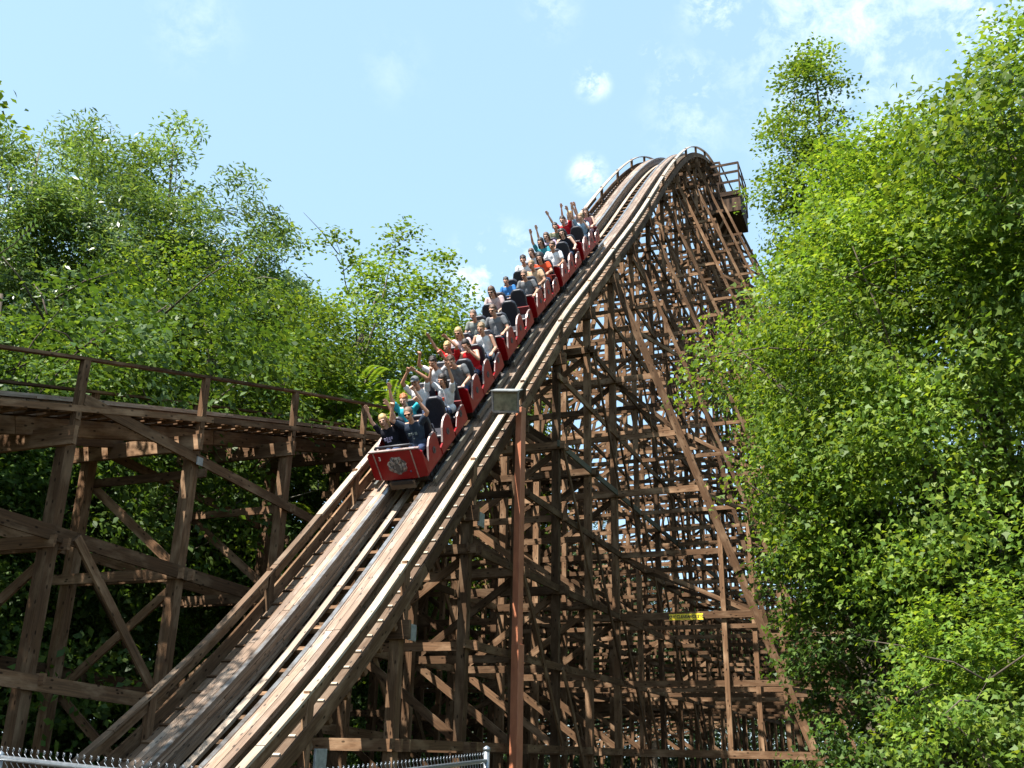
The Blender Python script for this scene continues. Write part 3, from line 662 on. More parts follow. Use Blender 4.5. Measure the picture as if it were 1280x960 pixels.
def shirt_mesh(pl, pr, kind):
    if (pl, pr, kind) in _shirt: return _shirt[(pl, pr, kind)]
    bm = bmesh.new(); g_ = .016
    capsule_bm(bm, (-.075, .02, .03), (.075, .02, .03), .115 + g_, .115 + g_, 14); capsule_bm(bm, (0, .03, .05), (0, .035, .22), .120 + g_, .112 + g_, 14)
    for x in (-.06, .06): capsule_bm(bm, (x, .03, .2), (x * 1.3, .04, .37), .095 + g_, .100 + g_, 14)
    capsule_bm(bm, (-.12, .035, .43), (.12, .035, .43), .058 + g_ * .8, .058 + g_ * .8, 12)
    for sd in (-1, 1):
        sh, e, w = arm_pts(pl if sd < 0 else pr, sd)
        if kind == 'tee': capsule_bm(bm, sh, sh.lerp(e, .52), .050 + g_, .046 + g_, 12)
    me = remesh(bm, .011, 'shirt', 3); me.materials.append(M['cloth_grey']); _shirt[(pl, pr, kind)] = me; return me
_hair = {}
def hair_mesh(kind):
    if kind in _hair: return _hair[kind]
    bm = bmesh.new(); rg = random.Random(5)
    if kind == 'cap':
        ell_bm(bm, HEAD + Vector((0, .014, .040)), (.086, .103, .086)); ell_bm(bm, HEAD + Vector((0, -.10, .045)), (.058, .062, .010))
    else:
        t = .012 if kind in ('short', 'buzz') else .022
        ell_bm(bm, HEAD + Vector((0, .026, .036)), (.077 + t * .8, .092 + t * .7, .094 + t * .8))
        if kind != 'buzz':
            for k in range(22):
                a = rg.uniform(0, 6.28); h = rg.uniform(.2, 1.4)
                ell_bm(bm, HEAD + Vector((.078 * math.cos(a) * math.cos(h), .03 + .09 * math.sin(a) * math.cos(h), .04 + .095 * math.sin(h))), (.022, .026, .018))
        if kind in ('long', 'bun'):
            for sd in (-1, 1):
                L = .26 if kind == 'long' else .09
                capsule_bm(bm, HEAD + Vector((sd * .082, .02, .03)), HEAD + Vector((sd * .085, .045, -L * .5)), .026, .028, 8); capsule_bm(bm, HEAD + Vector((sd * .085, .045, -L * .5)), HEAD + Vector((sd * .075, .06, -L)), .028, .012, 8)
            capsule_bm(bm, HEAD + Vector((0, .09, .02)), HEAD + Vector((0, .09, -.16)), .055, .05, 10)
    me = remesh(bm, .010, 'hair', 2)
    # cut the face side away
    b2 = bmesh.new(); b2.from_mesh(me); H = HEAD
    kill = [f for f in b2.faces if kind != 'cap' and (f.calc_center_median().y < H.y - .018 and f.calc_center_median().z < H.z + .052 and abs(f.calc_center_median().x) < .070)]
    bmesh.ops.delete(b2, geom=kill, context='FACES'); b2.to_mesh(me); b2.free()
    me.materials.append(M['hair_dark']); _hair[kind] = me; return me
def glasses_mesh():
    q = MB()
    for sd in (-1, 1):
        q.prism([(-.025, -.013), (.025, -.016), (.028, .013), (-.025, .015)], (sd * .031, -.088 + HEAD.y, HEAD.z + .006), (1, 0, 0), (0, 0, 1), (0, -1, 0), .008); q.beam((sd * .058, HEAD.y - .085, HEAD.z + .012), (sd * .082, HEAD.y + .01, HEAD.z + .008), .006, .008)
    q.beam((-.01, HEAD.y - .094, HEAD.z + .012), (.01, HEAD.y - .094, HEAD.z + .012), .006, .006)
    o = q.build('sunglasses', M['glasses']); me = o.data; bpy.data.objects.remove(o); return me
GM = glasses_mesh()
def omat(o, mats):
    for i, x in enumerate(mats): o.material_slots[i].link = 'OBJECT'; o.material_slots[i].material = x
def person(ci, j, sd, pl, pr, shirt, hair, hcol, skin='skin', glasses=False, kind='tee', label='', tilt=0, lean=0, turn_=0, sc=1.0, motif=None):
    rp = random.Random(ci * 31 + j * 7 + sd); tilt += rp.uniform(-6, 6); turn_ += rp.uniform(-14, 14); lean += rp.uniform(-5, 5); sc *= rp.uniform(.96, 1.04)
    o = bpy.data.objects.new('person', body_mesh(pl, pr)); C.objects.link(o)
    omat(o, (M['skin_' + skin], M['eye'], M['lip'], M['cloth_jeans']))
    p, a = cars[ci]
    mt = FRM @ Matrix.Translation(p) @ Matrix.Rotation(a, 4, 'X') @ Matrix.Translation((sd * .29, .58 + .90 * j, .43)) @ Matrix.Rotation(-R(8 + lean), 4, 'X') @ Matrix.Rotation(R(tilt), 4, 'Y') @ Matrix.Rotation(R(turn_), 4, 'Z') @ Matrix.Scale(sc * 1.10, 4)
    o.matrix_world = mt
    s_ = bpy.data.objects.new('shirt', shirt_mesh(pl, pr, kind)); C.objects.link(s_); s_.parent = o; omat(s_, (M['cloth_' + shirt],))
    if hair:
        h = bpy.data.objects.new('cap' if hair == 'cap' else 'hair', hair_mesh(hair)); C.objects.link(h); h.parent = o; omat(h, (M[hcol if hcol.startswith('cloth') else 'hair_' + hcol],))
    if glasses:
        g_ = bpy.data.objects.new('sunglasses', GM); C.objects.link(g_); g_.parent = o
    if motif:
        q = MB(); rg = random.Random(hash(label) % 99 if False else len(label))
        for (x, z, w, h) in motif[1]: q.box((x, -.118, z), (w, .02, h))
        q.build('shirt_print', M[motif[0]], o, (0, 0, 0))
    tag(o, label, 'person', 'riders in the red train')
    return o
PRINT1 = ('cloth_lavender', [(-.075, .27, .035, .06), (-.025, .275, .03, .07), (.025, .27, .035, .06), (.075, .275, .03, .055), (0, .215, .09, .03)])
PRINT2 = ('cloth_sage', [(-.07, .29, .04, .05), (-.01, .295, .05, .04), (.06, .29, .04, .05), (.0, .20, .03, .015)])
PRINT3 = ('cloth_orange', [(-.0, .255, .09, .04), (-.03, .22, .05, .03), (.03, .29, .05, .025)])
A = person
A(0, 0, -1, 'up', 'up', 'black', 'long', 'blond', 'fair', label='front row rider in black tee with white print, blond, both hands straight up', tilt=-4, sc=.95, motif=PRINT1)
A(0, 0, 1, 'fist', 'fist', 'navy', 'buzz', 'stubble', 'skin', True, label='front row balding rider in dark navy tee and sunglasses, fists raised', sc=1.05, motif=PRINT2)
A(0, 1, -1, 'up', 'fist', 'turquoise', 'short', 'ginger', 'fair', label='ginger haired rider in turquoise tee behind the front row')
A(0, 2, -1, 'clasp', 'clasp', 'white', 'cap', 'cloth_grey', 'tan', label='rider in white tee and grey cap with hands joined overhead')
A(0, 2, 1, 'fist', 'up', 'pale', 'long', 'dark', 'skin', label='dark haired rider in pale tee with orange print, arms up', motif=PRINT3)
A(1, 0, -1, 'fist', 'bent', 'white', 'short', 'dark', 'tan', label='dark short haired rider in white tee raising fists, beside the man in charcoal tee')
A(1, 0, 1, 'bar', 'bar', 'grey', 'short', 'brown', 'skin', label='man in charcoal tee leaning forward, hands on bar, second car front row', lean=-10, turn_=12)
A(1, 1, -1, 'wide', 'clasp', 'red', 'short', 'blond', 'tan', label='blond rider in red tee with crossed raised arms', sc=.95)
A(1, 1, 1, 'bar', 'face', 'red', 'bun', 'dark', 'skin', kind='tank', label='dark haired rider in red top holding one hand before face')
A(1, 2, -1, 'bar', 'bar', 'pink', 'long', 'blond', 'skin', True, label='blond rider in pale pink top and sunglasses, second car back row')
A(1, 2, 1, 'bar', 'lean', 'white', 'short', 'sandy', 'skin', kind='tank', label='sandy haired rider in white sleeveless top, arms down')
A(2, 0, -1, 'bar', 'bar', 'sage', 'buzz', 'stubble', 'skin', label='close cropped rider in grey green tee, third car front row')
A(2, 0, 1, 'lean', 'lean', 'grey', 'short', 'brown', 'skin', True, label='man in dark grey tee and sunglasses, hands braced on red panel', sc=1.05)
A(2, 2, -1, 'bar', 'bar', 'pink', 'long', 'brown', 'fair', True, label='curly brown haired rider in pink top and sunglasses beside empty black seats')
A(3, 0, -1, 'bar', 'bar', 'blue', 'short', 'dark', 'skin', label='small dark haired child in bright blue tee', sc=.85)
A(3, 0, 1, 'bar', 'lean', 'grey', 'buzz', 'stubble', 'skin', True, label='man in mid grey tee and sunglasses beside the child in blue', turn_=8)
A(3, 1, 1, 'bar', 'lean', 'peach', 'buzz', 'sandy', 'tan', label='light haired rider in peach top, fourth car middle row', tilt=-4)
A(3, 2, -1, 'bar', 'bar', 'white', 'short', 'dark', 'skin', label='dark haired rider in white tee, fourth car back row')
A(3, 2, 1, 'bar', 'bar', 'orange', 'long', 'dark', 'skin', label='dark long haired rider in bright orange red tee')
A(4, 0, -1, 'bar', 'bar', 'pale', 'long', 'brown', 'fair', label='brown haired rider in pale top, fifth car front row', sc=.95)
A(4, 0, 1, 'bar', 'lean', 'white', 'short', 'brown', 'tan', True, label='broad man in plain white tee and sunglasses', sc=1.06)
A(4, 1, -1, 'up', 'bar', 'teal', 'long', 'dark', 'skin', label='dark haired rider in teal top waving one straight arm')
A(4, 2, -1, 'up', 'bar', 'lavender', 'long', 'brown', 'fair', True, label='rider in lavender top and sunglasses with one hand up')
A(4, 2, 1, 'bar', 'lean', 'black', 'long', 'dark', 'fair', kind='tank', label='dark haired rider in black sleeveless top, fifth car back row')
A(5, 0, -1, 'bar', 'bar', 'olive', 'short', 'dark', 'skin', label='dark haired rider in olive top, last car front row')
A(5, 1, -1, 'wide', 'up', 'red', 'short', 'dark', 'fair', label='rider in red top with both arms thrown high, last car')
A(5, 1, 1, 'up', 'face', 'sky', 'bun', 'sandy', 'fair', label='rider in light blue top raising one arm, last car middle row', tilt=5)
A(5, 2, -1, 'up', 'up', 'pink', 'long', 'blond', 'fair', label='blond rider in pink top with arms up, last row')
A(5, 2, 1, 'wide', 'bar', 'rose', 'long', 'brown', 'fair', kind='tank', label='brown haired rider in rose top, rearmost seat by the handrail')

# ------------------------------------------------------------------ floodlight on its pole
lp = tag(empty('light_pole', None, (.22, 22.02, 0), (0, 0, R(-40))), 'rust red painted pole carrying a square floodlight beside the track', 'street light')
q = MB(); q.beam((0, 0, 0), (0, 0, 9.45), .17, .17, (0, 1, 0)); q.build('pole', M['pole'], lp, bevel=.008)
q = MB(); q.beam((.02, 0, 0), (.02, 0, 4.1), .20, .20, (0, 1, 0)); q.build('base_sleeve', M['pole'], lp, bevel=.008)
q = MB(); q.tube([(0, -.05, 9.3), (0, -.15, 9.42), (.02, -.36, 9.45)], .03, 8); q.build('arm', M['galv'], lp)
fl = empty('floodlight', lp, (.02, -.58, 9.45), (R(28), R(6), R(22)))
def frustum(q, w0, h0, w1, h1, d, mi=0):
    i = len(q.v)
    for (w, h, y) in ((w0, h0, 0), (w1, h1, d)):
        for x, z in ((-1, -1), (1, -1), (1, 1), (-1, 1)): q.v.append((x * w / 2, y, z * h / 2))
    for j in range(4): q.face([i + j, i + (j + 1) % 4, i + 4 + (j + 1) % 4, i + 4 + j], mi)
    q.face([i + 3, i + 2, i + 1, i], mi); q.face([i + 4, i + 5, i + 6, i + 7], mi)
q = MB(); frustum(q, .60, .46, .40, .30, .26); q.build('housing', M['plate'], fl, bevel=.01)
q = MB()
for a_, b_ in (((-.31, -.24), (.31, -.24)), ((.31, -.24), (.31, .24)), ((.31, .24), (-.31, .24)), ((-.31, .24), (-.31, -.24))): q.beam((a_[0], -.02, a_[1]), (b_[0], -.02, b_[1]), .04, .03, (0, 1, 0))
q.build('visor_frame', M['galv'], fl)
q = MB(); q.box((0, -.008, 0), (.56, .01, .42)); q.build('lens', M['lens'], fl)
q = MB(); q.beam((0, -.08, .255), (0, .30, .235), .66, .02, (0, 0, 1)); q.build('hood', M['plate'], fl)

# ------------------------------------------------------------------ chain-link fence
fence = tag(empty('chain_link_fence', None, (-2.2, 6.0, 0)), 'silver chain link fence with twisted wire tips crossing in front of the track', 'fence')
def gp(x, y, d):
    v = _f + (x - 640) / 1250 * _R + (480 - y) / 1250 * _U; return Vector((0, 0, EYE)) + v * (d / 1.0)
FP = [gp(-260, 936, 10.0), gp(0, 947, 8.0), gp(330, 985, 6.2), gp(608, 951, 10.6)]
B0 = Vector((-2.2, 6.0, 0))
for (a, b) in zip(FP[:-1], FP[1:]):
    q = MB(); q.tube([a - B0, b - B0], .021, 10); q.build('top_rail', M['galv'], fence)
    d = b - a; L = d.to_2d().length; n = int(L / .09); q = MB(); pitch = .09
    dn = d / L; nrm = Vector((-dn.y, dn.x, 0)).normalized() * .004
    for k in range(n):
        base = a + dn * (pitch * k) - B0; top = .045; pts = []; zz = top
        for z in range(50):
            off = (pitch / 2) * (z % 2); p_ = base + dn * off + nrm * (1 if z % 2 else -1) + Vector((0, 0, top - z * .036))
            pts.append(p_)
            if p_.z + 0 < .08: break
        q.tube(pts, .0029, 4, cap=False)
        q.tube([base + Vector((0, 0, top)), base + Vector((.004, 0, top + .022)) + dn * .006, base + Vector((0, 0, top + .04)) - dn * .008], .0029, 4)
        q.tube([base + dn * .004 + Vector((0, 0, top)), base + Vector((-.004, 0, top + .022)) - dn * .006, base + Vector((0, 0, top + .036)) + dn * .014], .0029, 4)
    q.build('wire_mesh', M['galv'], fence)
for i, p in enumerate(FP):
    if i in (0, 2): continue
    q = MB(); r_ = .034 if i == 3 else .028; t_ = p.z + (.10 if i == 3 else .0)
    q.tube([(p.x - B0.x, p.y - B0.y, 0), (p.x - B0.x, p.y - B0.y, t_)], r_, 14); q.tube([(p.x - B0.x, p.y - B0.y, t_), (p.x - B0.x, p.y - B0.y, t_ + .03), (p.x - B0.x, p.y - B0.y, t_ + .05)], [r_ + .006, r_ + .004, .008], 14)
    q.build('post', M['galv'], fence)

# ------------------------------------------------------------------ trees
def leaf_mesh(name, P, Nrm, size, mat, shape='rhomb', rng=None):
    """P: centres, Nrm: leaf normals; one island per leaf"""
    n = len(P); Nrm = Nrm / np.linalg.norm(Nrm, axis=1, keepdims=True)
    t = rng.normal(size=(n, 3)); t[:, 2] -= .5; t -= Nrm * (t * Nrm).sum(1, keepdims=True); t /= np.linalg.norm(t, axis=1, keepdims=True)
    b = np.cross(Nrm, t); sz = size * rng.uniform(.65, 1.25, (n, 1))
    if shape == 'rhomb': prof = [(-.5, 0, 0), (-.05, .30, .06), (.5, 0, -.06), (-.05, -.30, .06)]
    elif shape == 'long': prof = [(-.6, 0, 0), (0, .17, .04), (.6, 0, -.10), (0, -.17, .04)]
    else: prof = [(-.42, 0, 0), (-.20, .46, -.05), (.05, .17, .03), (.52, 0, -.07), (.05, -.17, .03), (-.20, -.46, -.05)]
    k = len(prof); V = np.empty((n, k, 3), dtype=np.float32)
    for i, (x, y, z) in enumerate(prof): V[:, i] = P + (t * x + b * y + Nrm * z) * sz
    me = bpy.data.meshes.new(name); me.vertices.add(n * k); me.vertices.foreach_set('co', V.ravel())
    me.loops.add(n * k); me.loops.foreach_set('vertex_index', np.arange(n * k, dtype=np.int32))
    me.polygons.add(n); me.polygons.foreach_set('loop_start', np.arange(n, dtype=np.int32) * k)
    me.materials.append(mat); me.update(calc_edges=True); return me
def tree_meshes(seed, lobes, trunk_h, trunk_r, n_cl, per, lsize, mat, shape='rhomb', cl_r=.55, bark='bark', inner=.55, droop=.35, limbs=26, top=None):
    """lobes: (x,y,z,rx,ry,rz) ellipsoids that bound the crown. Twigs of leaves sit through their outer shells, limbs run to them."""
    rng = np.random.default_rng(seed); rd = random.Random(seed)
    vol = np.array([l[3] * l[4] * l[5] for l in lobes]) ** .72; pick = rng.choice(len(lobes), n_cl, p=vol / vol.sum())
    L = np.array(lobes)[pick]; d = rng.normal(size=(n_cl, 3)); d /= np.linalg.norm(d, axis=1, keepdims=True)
    r = rng.uniform(inner ** 3, 1.0, (n_cl, 1)) ** (1 / 3) * (1 + .10 * np.sin(d[:, :1] * 7 + seed) + .08 * np.sin(d[:, 1:2] * 9 + d[:, 2:] * 6))
    Cc = L[:, :3] + d * r * L[:, 3:]
    Cc = Cc[Cc[:, 2] > .4]
    m_ = len(Cc); cr = cl_r * rng.uniform(.55, 1.4, (m_, 1))
    cnt = np.maximum(6, (per * (cr[:, 0] / cl_r) ** 2 * rng.uniform(.5, 1.3, m_))).astype(int)
    idx = np.repeat(np.arange(m_), cnt); n = len(idx)
    q = rng.normal(size=(n, 3)); q /= np.linalg.norm(q, axis=1, keepdims=True); rr = rng.uniform(0, 1, (n, 1)) ** .5
    off = q * rr * cr[idx] * np.array([1.15, 1.15, .55])
    # arrange leaves loosely in tiers so that each spray reads as a tilted plate
    off[:, 2:] = off[:, 2:] * .6 + (rng.integers(-1, 2, (n, 1)) * .30) * cr[idx] - (off[:, :1] ** 2 + off[:, 1:2] ** 2) * droop
    P = Cc[idx] + off
    outw = Cc - np.array(lobes)[:, :3].mean(0); outw /= np.linalg.norm(outw, axis=1, keepdims=True) + 1e-6
    Nn = rng.normal(size=(n, 3)) * .55 + np.array([0, 0, .75]) + outw[idx] * .55
    crown = leaf_mesh('crown', P, Nn, lsize, mat, shape, rng)
    # trunk and limbs
    t = MB(); H = trunk_h; bend = [Vector((rd.uniform(-.15, .15) * i, rd.uniform(-.15, .15) * i, H * i / 6)) for i in range(7)]
    ctr = Vector(np.array(lobes)[:, :3].mean(0)); tip = Vector((ctr.x * .6, ctr.y * .6, max(l[2] + l[5] * .55 for l in lobes)))
    pts = bend + [bend[-1].lerp(tip, k / 4) + Vector((rd.uniform(-.2, .2), rd.uniform(-.2, .2), 0)) for k in range(1, 5)]
    rad = [trunk_r * (1.25 if i == 0 else 1 - .09 * i) for i in range(len(pts))]; rad[-1] = .03
    t.tube(pts, rad, 10)
    order = list(range(m_)); rd.shuffle(order)
    for i in order[:limbs]:
        e = Vector(Cc[i]); k = min(len(pts) - 2, max(3, int(len(pts) * rd.uniform(.4, .85)))); s_ = pts[k]
        if s_.z > e.z + .5: s_ = pts[max(2, k - 3)]
        mid = s_.lerp(e, .5) + Vector((rd.uniform(-.4, .4), rd.uniform(-.4, .4), rd.uniform(.1, .7))); q1 = s_.lerp(mid, .55) + Vector((rd.uniform(-.2, .2),) * 3)
        r0 = min(rad[k] * .5, .11); t.tube([s_, q1, mid, mid.lerp(e, .6) + Vector((rd.uniform(-.2, .2), rd.uniform(-.2, .2), .1)), e], [r0, r0 * .75, r0 * .5, r0 * .28, .010], 6)
        for _ in range(3):
            f = mid.lerp(e, rd.uniform(.0, .8)); g2 = f + Vector((rd.uniform(-1.2, 1.2), rd.uniform(-1.2, 1.2), rd.uniform(-.3, 1.0)))
            t.tube([f, f.lerp(g2, .5) + Vector((0, 0, .1)), g2], [.022, .014, .006], 5)
    o = t.build('trunk', M[bark]); tm = o.data; bpy.data.objects.remove(o)
    return crown, tm
def place(name, meshes, loc, label, cat='tree', rot=0, sc=1., group=None, mat=None, scz=None):
    r = empty(name, None, loc, (0, 0, R(rot))); r.scale = (sc, sc, scz or sc); tag(r, label, cat, group)
    for nm, me in zip(('crown', 'trunk'), meshes):
        o = bpy.data.objects.new(nm, me); C.objects.link(o); o.parent = r
        if mat and nm == 'crown': omat(o, (mat,))
    return r

# near maples on the right
under_r = tree_meshes(25, [(0, 0, 4.8, 3.4, 3.2, 4.6), (-1.6, 0, 6.6, 2.2, 2.4, 2.6), (1.8, 0, 6.8, 2.6, 2.6, 3.0), (0, 0, 2.0, 3.4, 3.0, 2.0)], 2.5, .18, 420, 85, .17, M['leaf_dark'], 'maple', .62, limbs=26)
big = tree_meshes(11, [(0, 0, 8.2, 6.2, 5.2, 5.6), (-3.5, .4, 12.0, 2.3, 2.4, 2.2), (-2.0, .2, 14.4, 2.6, 2.6, 2.2), (-.6, .3, 15.9, 2.2, 2.0, 1.9), (-3.2, .2, 7.6, 3.0, 3.2, 2.6), (-3.4, -.5, 11.0, 3.2, 3.2, 3.0), (1.0, -1.5, 13.5, 4.2, 4.0, 3.4), (3.5, -2, 8.5, 4.2, 4.2, 5.2), (.8, -1.0, 3.2, 4.0, 2.6, 2.6), (-5.2, .6, 9.4, 2.7, 2.4, 2.4)],
                  3.5, .38, 640, 290, .135, M['leaf_maple'], 'maple', .98, limbs=60, inner=.62)
place('maple_tree', big, (11.4, 20.8, 0), 'broad bright green maple pressing against the right side of the coaster hill')
up = tree_meshes(12, [(0, 0, 10.6, 3.3, 3.0, 3.0), (-2.2, .2, 11.2, 2.0, 1.8, 1.4), (1.8, -.5, 8.2, 3.2, 2.8, 3.6), (2.8, -.5, 12.0, 2.6, 2.6, 2.6)], 6, .24, 240, 190, .145, M['leaf_mid'], 'maple', .75, limbs=34, droop=.45)
place('maple_tree', up, (11.0, 16.0, 0), 'tall loose maple with drooping leaves at the upper right edge', sc=1.12)
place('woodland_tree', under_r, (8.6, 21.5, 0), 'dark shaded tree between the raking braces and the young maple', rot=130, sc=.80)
lo_ = tree_meshes(13, [(0, 0, 2.9, 2.3, 1.8, 1.7), (1.7, -.4, 2.2, 1.8, 1.6, 1.4), (-.5, .2, 4.3, 1.3, 1.2, 1.1)], 1.6, .10, 220, 110, .12, M['leaf_maple'], 'maple', .45, limbs=18)
place('maple_sapling', lo_, (7.0, 14.2, 0), 'young low maple with pale sunlit leaves at the bottom right corner', sc=.80)
cone = tree_meshes(14, [(0, 0, 13, 3.4, 3.4, 6.0), (0, 0, 19.6, 2.4, 2.4, 4.6), (-.3, 0, 25.0, 1.2, 1.2, 2.8), (1.7, 0, 20.5, 1.5, 1.5, 2.6)], 7, .4, 380, 200, .18, M['leaf_mid'], 'rhomb', .95, limbs=24)
place('oak_tree', cone, (12.7, 36, 0), 'tall narrow dark green oak rising beside the crest platform', sc=1.12)
place('oak_tree', cone, (18.5, 33, 0), 'second dark oak behind the maple, its low crown filling the right edge', rot=140, sc=.92)
# left woods
silver = tree_meshes(21, [(0, 0, 14.5, 5.0, 4.6, 5.2), (-2.5, 0, 18.4, 3.0, 2.8, 3.6), (3.0, 0, 16.6, 2.8, 2.8, 3.4), (.2, 0, 9.5, 4.6, 4.4, 4.2)], 8, .32, 430, 270, .19, M['leaf_silver'], 'long', .85, limbs=46, bark='bark_grey')
feather = tree_meshes(22, [(0, 0, 12.5, 4.2, 4.0, 4.6), (-1.8, 0, 17.2, 1.8, 1.8, 2.6), (.6, 0, 18.2, 1.2, 1.2, 2.0), (3.2, 0, 16.4, 1.3, 1.2, 2.2), (4.6, 0, 14.6, 1.2, 1.2, 1.0), (2.2, 0, 13.8, 2.6, 2.4, 2.6), (0, 0, 8.0, 4.4, 4.2, 4.0)], 7, .26, 380, 220, .185, M['leaf_silver'], 'long', .72, limbs=60, bark='bark_grey')
oval = tree_meshes(23, [(0, 0, 15.0, 5.2, 5.0, 4.6), (-3.4, 0, 13.2, 3.4, 3.4, 3.4), (3.6, 0, 13.6, 3.4, 3.4, 3.0), (4.6, 0, 9.6, 2.4, 2.6, 2.2), (0, 0, 9.2, 4.0, 3.6, 3.6)], 8, .34, 400, 270, .18, M['leaf_mid'], 'rhomb', .98, limbs=60)
under = tree_meshes(24, [(0, 0, 4.8, 4.4, 3.6, 4.6), (-2.6, 0, 7.2, 2.8, 2.6, 2.8), (2.8, 0, 6.8, 2.8, 2.6, 3.0)], 2.5, .18, 270, 190, .145, M['leaf_mid'], 'rhomb', .80, limbs=26)
place('poplar_tree', silver, (-17.5, 31, 0), 'tall silvery leaved tree at the upper left corner', sc=1.09)
place('poplar_tree', feather, (-14.2, 33.5, 0), 'open feathery tree with thin dark stem against the sky on the left', sc=1.24)
place('poplar_tree', silver, (-21.0, 38, 0), 'silvery tree farthest left behind the corner tree', rot=70, sc=.97)
place('oak_tree', oval, (-7.4, 43, 0), 'round oak with branches showing against the sky left of the train', scz=1.27, sc=1.40, mat=M['leaf_mid'])
place('oak_tree', oval, (-9.5, 30, 0), 'green oak rising just above the handrail of the low track', rot=200, sc=.86)
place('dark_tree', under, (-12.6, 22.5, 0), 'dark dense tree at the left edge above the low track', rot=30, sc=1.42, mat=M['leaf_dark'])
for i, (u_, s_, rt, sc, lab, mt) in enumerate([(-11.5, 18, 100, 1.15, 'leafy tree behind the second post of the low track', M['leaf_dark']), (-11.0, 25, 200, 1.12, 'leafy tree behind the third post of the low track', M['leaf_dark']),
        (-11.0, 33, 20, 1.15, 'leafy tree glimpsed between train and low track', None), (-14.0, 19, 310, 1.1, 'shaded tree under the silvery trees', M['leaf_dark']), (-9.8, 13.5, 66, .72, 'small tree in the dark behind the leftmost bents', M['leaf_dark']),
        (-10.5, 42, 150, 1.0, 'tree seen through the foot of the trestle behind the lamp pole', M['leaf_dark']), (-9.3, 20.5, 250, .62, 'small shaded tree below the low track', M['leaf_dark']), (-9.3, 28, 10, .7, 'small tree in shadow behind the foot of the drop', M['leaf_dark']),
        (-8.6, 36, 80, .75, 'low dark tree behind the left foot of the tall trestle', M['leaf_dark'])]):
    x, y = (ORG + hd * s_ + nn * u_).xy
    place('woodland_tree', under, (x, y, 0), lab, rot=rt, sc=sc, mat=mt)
# bright pinnate-leaved tree just behind the low track
def pinnate(seed, n_fr, base, spread, length, lsize, mat):
    rng = np.random.default_rng(seed); P = []; Nn = []; t = MB(); tips = []
    for k in range(n_fr):
        a = rng.uniform(0, 6.283); el = rng.uniform(-.1, 1.1); st = Vector(base) + Vector((rng.normal() * spread[0], rng.normal() * spread[1], rng.normal() * spread[2]))
        d = Vector((math.cos(a) * math.cos(el), math.sin(a) * math.cos(el), math.sin(el))); pts = []
        L = length * rng.uniform(.7, 1.2)
        for i in range(7): f = i / 6; pts.append(st + d * L * f + Vector((0, 0, -.45 * L * f * f)))
        t.tube(pts, [.008] * 6 + [.003], 4); tips.append(st)
        for i in range(1, 19):
            f = i / 18; c_ = st + d * L * f + Vector((0, 0, -.45 * L * f * f)); tt = (d + Vector((0, 0, -.9 * f))).normalized(); sd_ = tt.cross(Vector((0, 0, 1))).normalized()
            for s in (-1, 1): P.append(tuple(c_ + sd_ * s * lsize * .55 + Vector((0, 0, -.02)))); Nn.append((tuple(tt.cross(sd_) * -1 if tt.cross(sd_).z < 0 else tt.cross(sd_)), tuple(sd_ * s + tt * .25)))
    P = np.array(P); n = len(P); V = np.empty((n, 4, 3), dtype=np.float32)
    nr = np.array([x[0] for x in Nn]); dr = np.array([x[1] for x in Nn]); dr /= np.linalg.norm(dr, axis=1, keepdims=True); b = np.cross(nr, dr)
    for i, (x, y, z) in enumerate([(-.5, 0, 0), (-.1, .17, .02), (.55, 0, -.12), (-.1, -.17, .02)]): V[:, i] = P + (dr * x + b * y + nr * z) * lsize
    me = bpy.data.meshes.new('crown'); me.vertices.add(n * 4); me.vertices.foreach_set('co', V.ravel()); me.loops.add(n * 4); me.loops.foreach_set('vertex_index', np.arange(n * 4, dtype=np.int32))
    me.polygons.add(n); me.polygons.foreach_set('loop_start', np.arange(n, dtype=np.int32) * 4); me.materials.append(mat); me.update(calc_edges=True)
    return me, t, tips
def pin_tree(name, seed, loc, base, spread, n_fr, length, lsize, label, stem=True, mat='leaf_bright'):
    me, t, tips = pinnate(seed, n_fr, base, spread, length, lsize, M[mat]); r = tag(empty(name, None, loc), label, 'tree')
    o = bpy.data.objects.new('crown', me); C.objects.link(o); o.parent = r
    b = Vector(base)
    if stem:
        t.tube([(0, 0, 0), (.1, 0, b.z * .5), (b.x, b.y, b.z)], [.12, .09, .05], 8)
        for p in tips[::3]: t.tube([(b.x, b.y, b.z - 1.6), (b + p) / 2 - Vector((0, 0, .4)), p], [.04, .025, .012], 5)
    t.build('trunk', M['bark_grey'], r)
pin_tree('sumac_tree', 31, (-5.9, 32.6, 0), (.1, 0, 12.0), (1.15, 1.0, .85), 220, 1.35, .32, 'bright yellow green sumac with fern-like leaves above the handrail beside the front car')
pin_tree('sumac_tree', 32, (-9.2, 29.6, 0), (0, 0, 9.0), (1.4, 1.2, .8), 150, 1.0, .24, 'lower sumac tree with fern-like leaves behind the low track handrail', mat='leaf_mid')
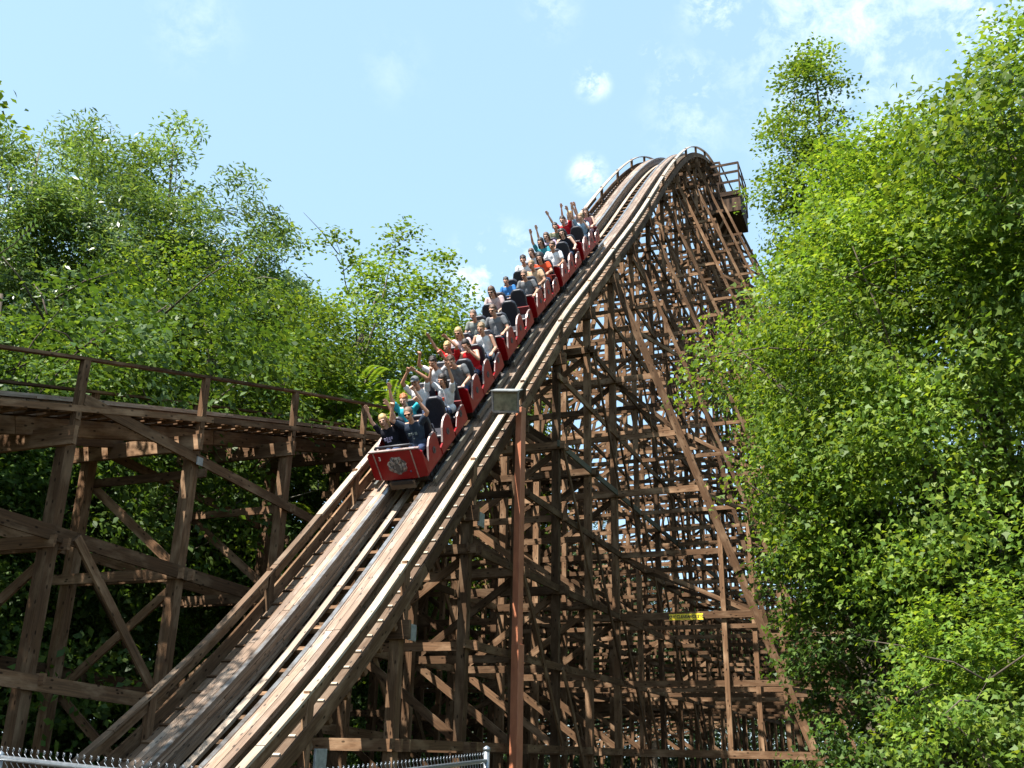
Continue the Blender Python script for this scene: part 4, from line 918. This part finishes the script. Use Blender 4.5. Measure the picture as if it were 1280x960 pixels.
# one leafy frond reaching in at the left edge
q = MB(); fr = tag(empty('leafy_branch', None, (-5.0, 7.6, 4.0)), 'single bright fern-like leaf reaching in at the left edge', 'branch')
me_pts = [gp(-60, 345, 8.2), gp(-20, 330, 8.1), gp(18, 305, 8.0), gp(44, 280, 7.9)]
pts = [p - Vector((-5.0, 7.6, 4.0)) for p in me_pts]
q.tube([Vector((-2.2, .3, -.6)), pts[0]] + pts[1:], [.012, .006, .005, .004, .002], 5)
i_ = 0
for k in range(16):
    f = k / 15 * 2.999; a = int(f); p = pts[a].lerp(pts[a + 1], f - a); tt = (pts[a + 1] - pts[a]).normalized(); sdv = Vector((0, -.25, 1)).cross(tt).cross(tt).normalized()
    for s_ in (-1, 1):
        d = (sdv * s_ + tt * .45).normalized(); L = .085 * (1 - .35 * k / 15); w = tt * .016; b_ = len(q.v)
        for v in (p, p + d * L * .5 + w, p + d * L, p + d * L * .5 - w): q.v.append(tuple(v))
        q.face([b_, b_ + 1, b_ + 2, b_ + 3], 1)
q.build('frond', [M['bark'], M['leaf_bright']], fr)
# far woodland beyond the coaster
for i, (x, y, sc, rt) in enumerate([(-38, 85, 1.15, 10), (-27, 92, 1.05, 80), (-15, 95, 1.0, 140), (-3, 100, .82, 220), (9, 104, .72, 300), (20, 108, .66, 30), (31, 108, .62, 95), (42, 102, .70, 200), (54, 96, .85, 260), (66, 88, 1.0, 320),
                                    (-24, 58, 1.1, 45), (28, 60, .8, 170), (38, 52, 1.0, 240), (-17, 48, 1.05, 300), (24, 46, .9, 15)]):
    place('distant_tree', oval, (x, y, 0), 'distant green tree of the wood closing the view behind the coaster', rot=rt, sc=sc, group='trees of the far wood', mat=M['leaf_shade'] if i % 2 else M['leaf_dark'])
place('oak_tree', oval, (-13.6, 12.0, 0), 'unseen oak added left of the low track to shade its foot', rot=60, sc=.84)  # added out of view so that its crown shades the left track
for i, (x, sc) in enumerate([(-4, 1.0), (1.5, 1.12), (6, .98), (10.5, .80), (15, .74), (19.5, .72), (24, .70), (28.5, .74), (33, .8), (38, .9)]):
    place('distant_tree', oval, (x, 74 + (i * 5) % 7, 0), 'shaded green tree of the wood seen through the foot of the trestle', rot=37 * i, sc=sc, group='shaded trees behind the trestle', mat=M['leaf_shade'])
# low brush along the wood's edge
rng = np.random.default_rng(77)
def brush(name, cx, cy, rx, ry, h, n, mat, label, ls=.17):
    P = np.stack([rng.uniform(cx - rx, cx + rx, n), rng.uniform(cy - ry, cy + ry, n), rng.uniform(0, 1, n) ** 1.5 * h], 1); Nn = rng.normal(size=(n, 3)) + np.array([0, -.3, .9])
    o = bpy.data.objects.new(name, leaf_mesh(name, P, Nn, ls, M[mat], 'rhomb', rng)); C.objects.link(o); tag(o, label, 'undergrowth', kind='stuff')
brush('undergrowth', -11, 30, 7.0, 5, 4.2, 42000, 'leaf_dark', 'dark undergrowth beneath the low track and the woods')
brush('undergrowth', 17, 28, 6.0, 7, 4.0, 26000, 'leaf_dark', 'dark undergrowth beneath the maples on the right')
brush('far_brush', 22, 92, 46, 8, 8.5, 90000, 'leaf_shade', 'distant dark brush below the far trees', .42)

scene.cycles.max_bounces = 6; scene.cycles.diffuse_bounces = 2; scene.cycles.transmission_bounces = 3; scene.cycles.transparent_max_bounces = 4
scene.cycles.use_denoising = True
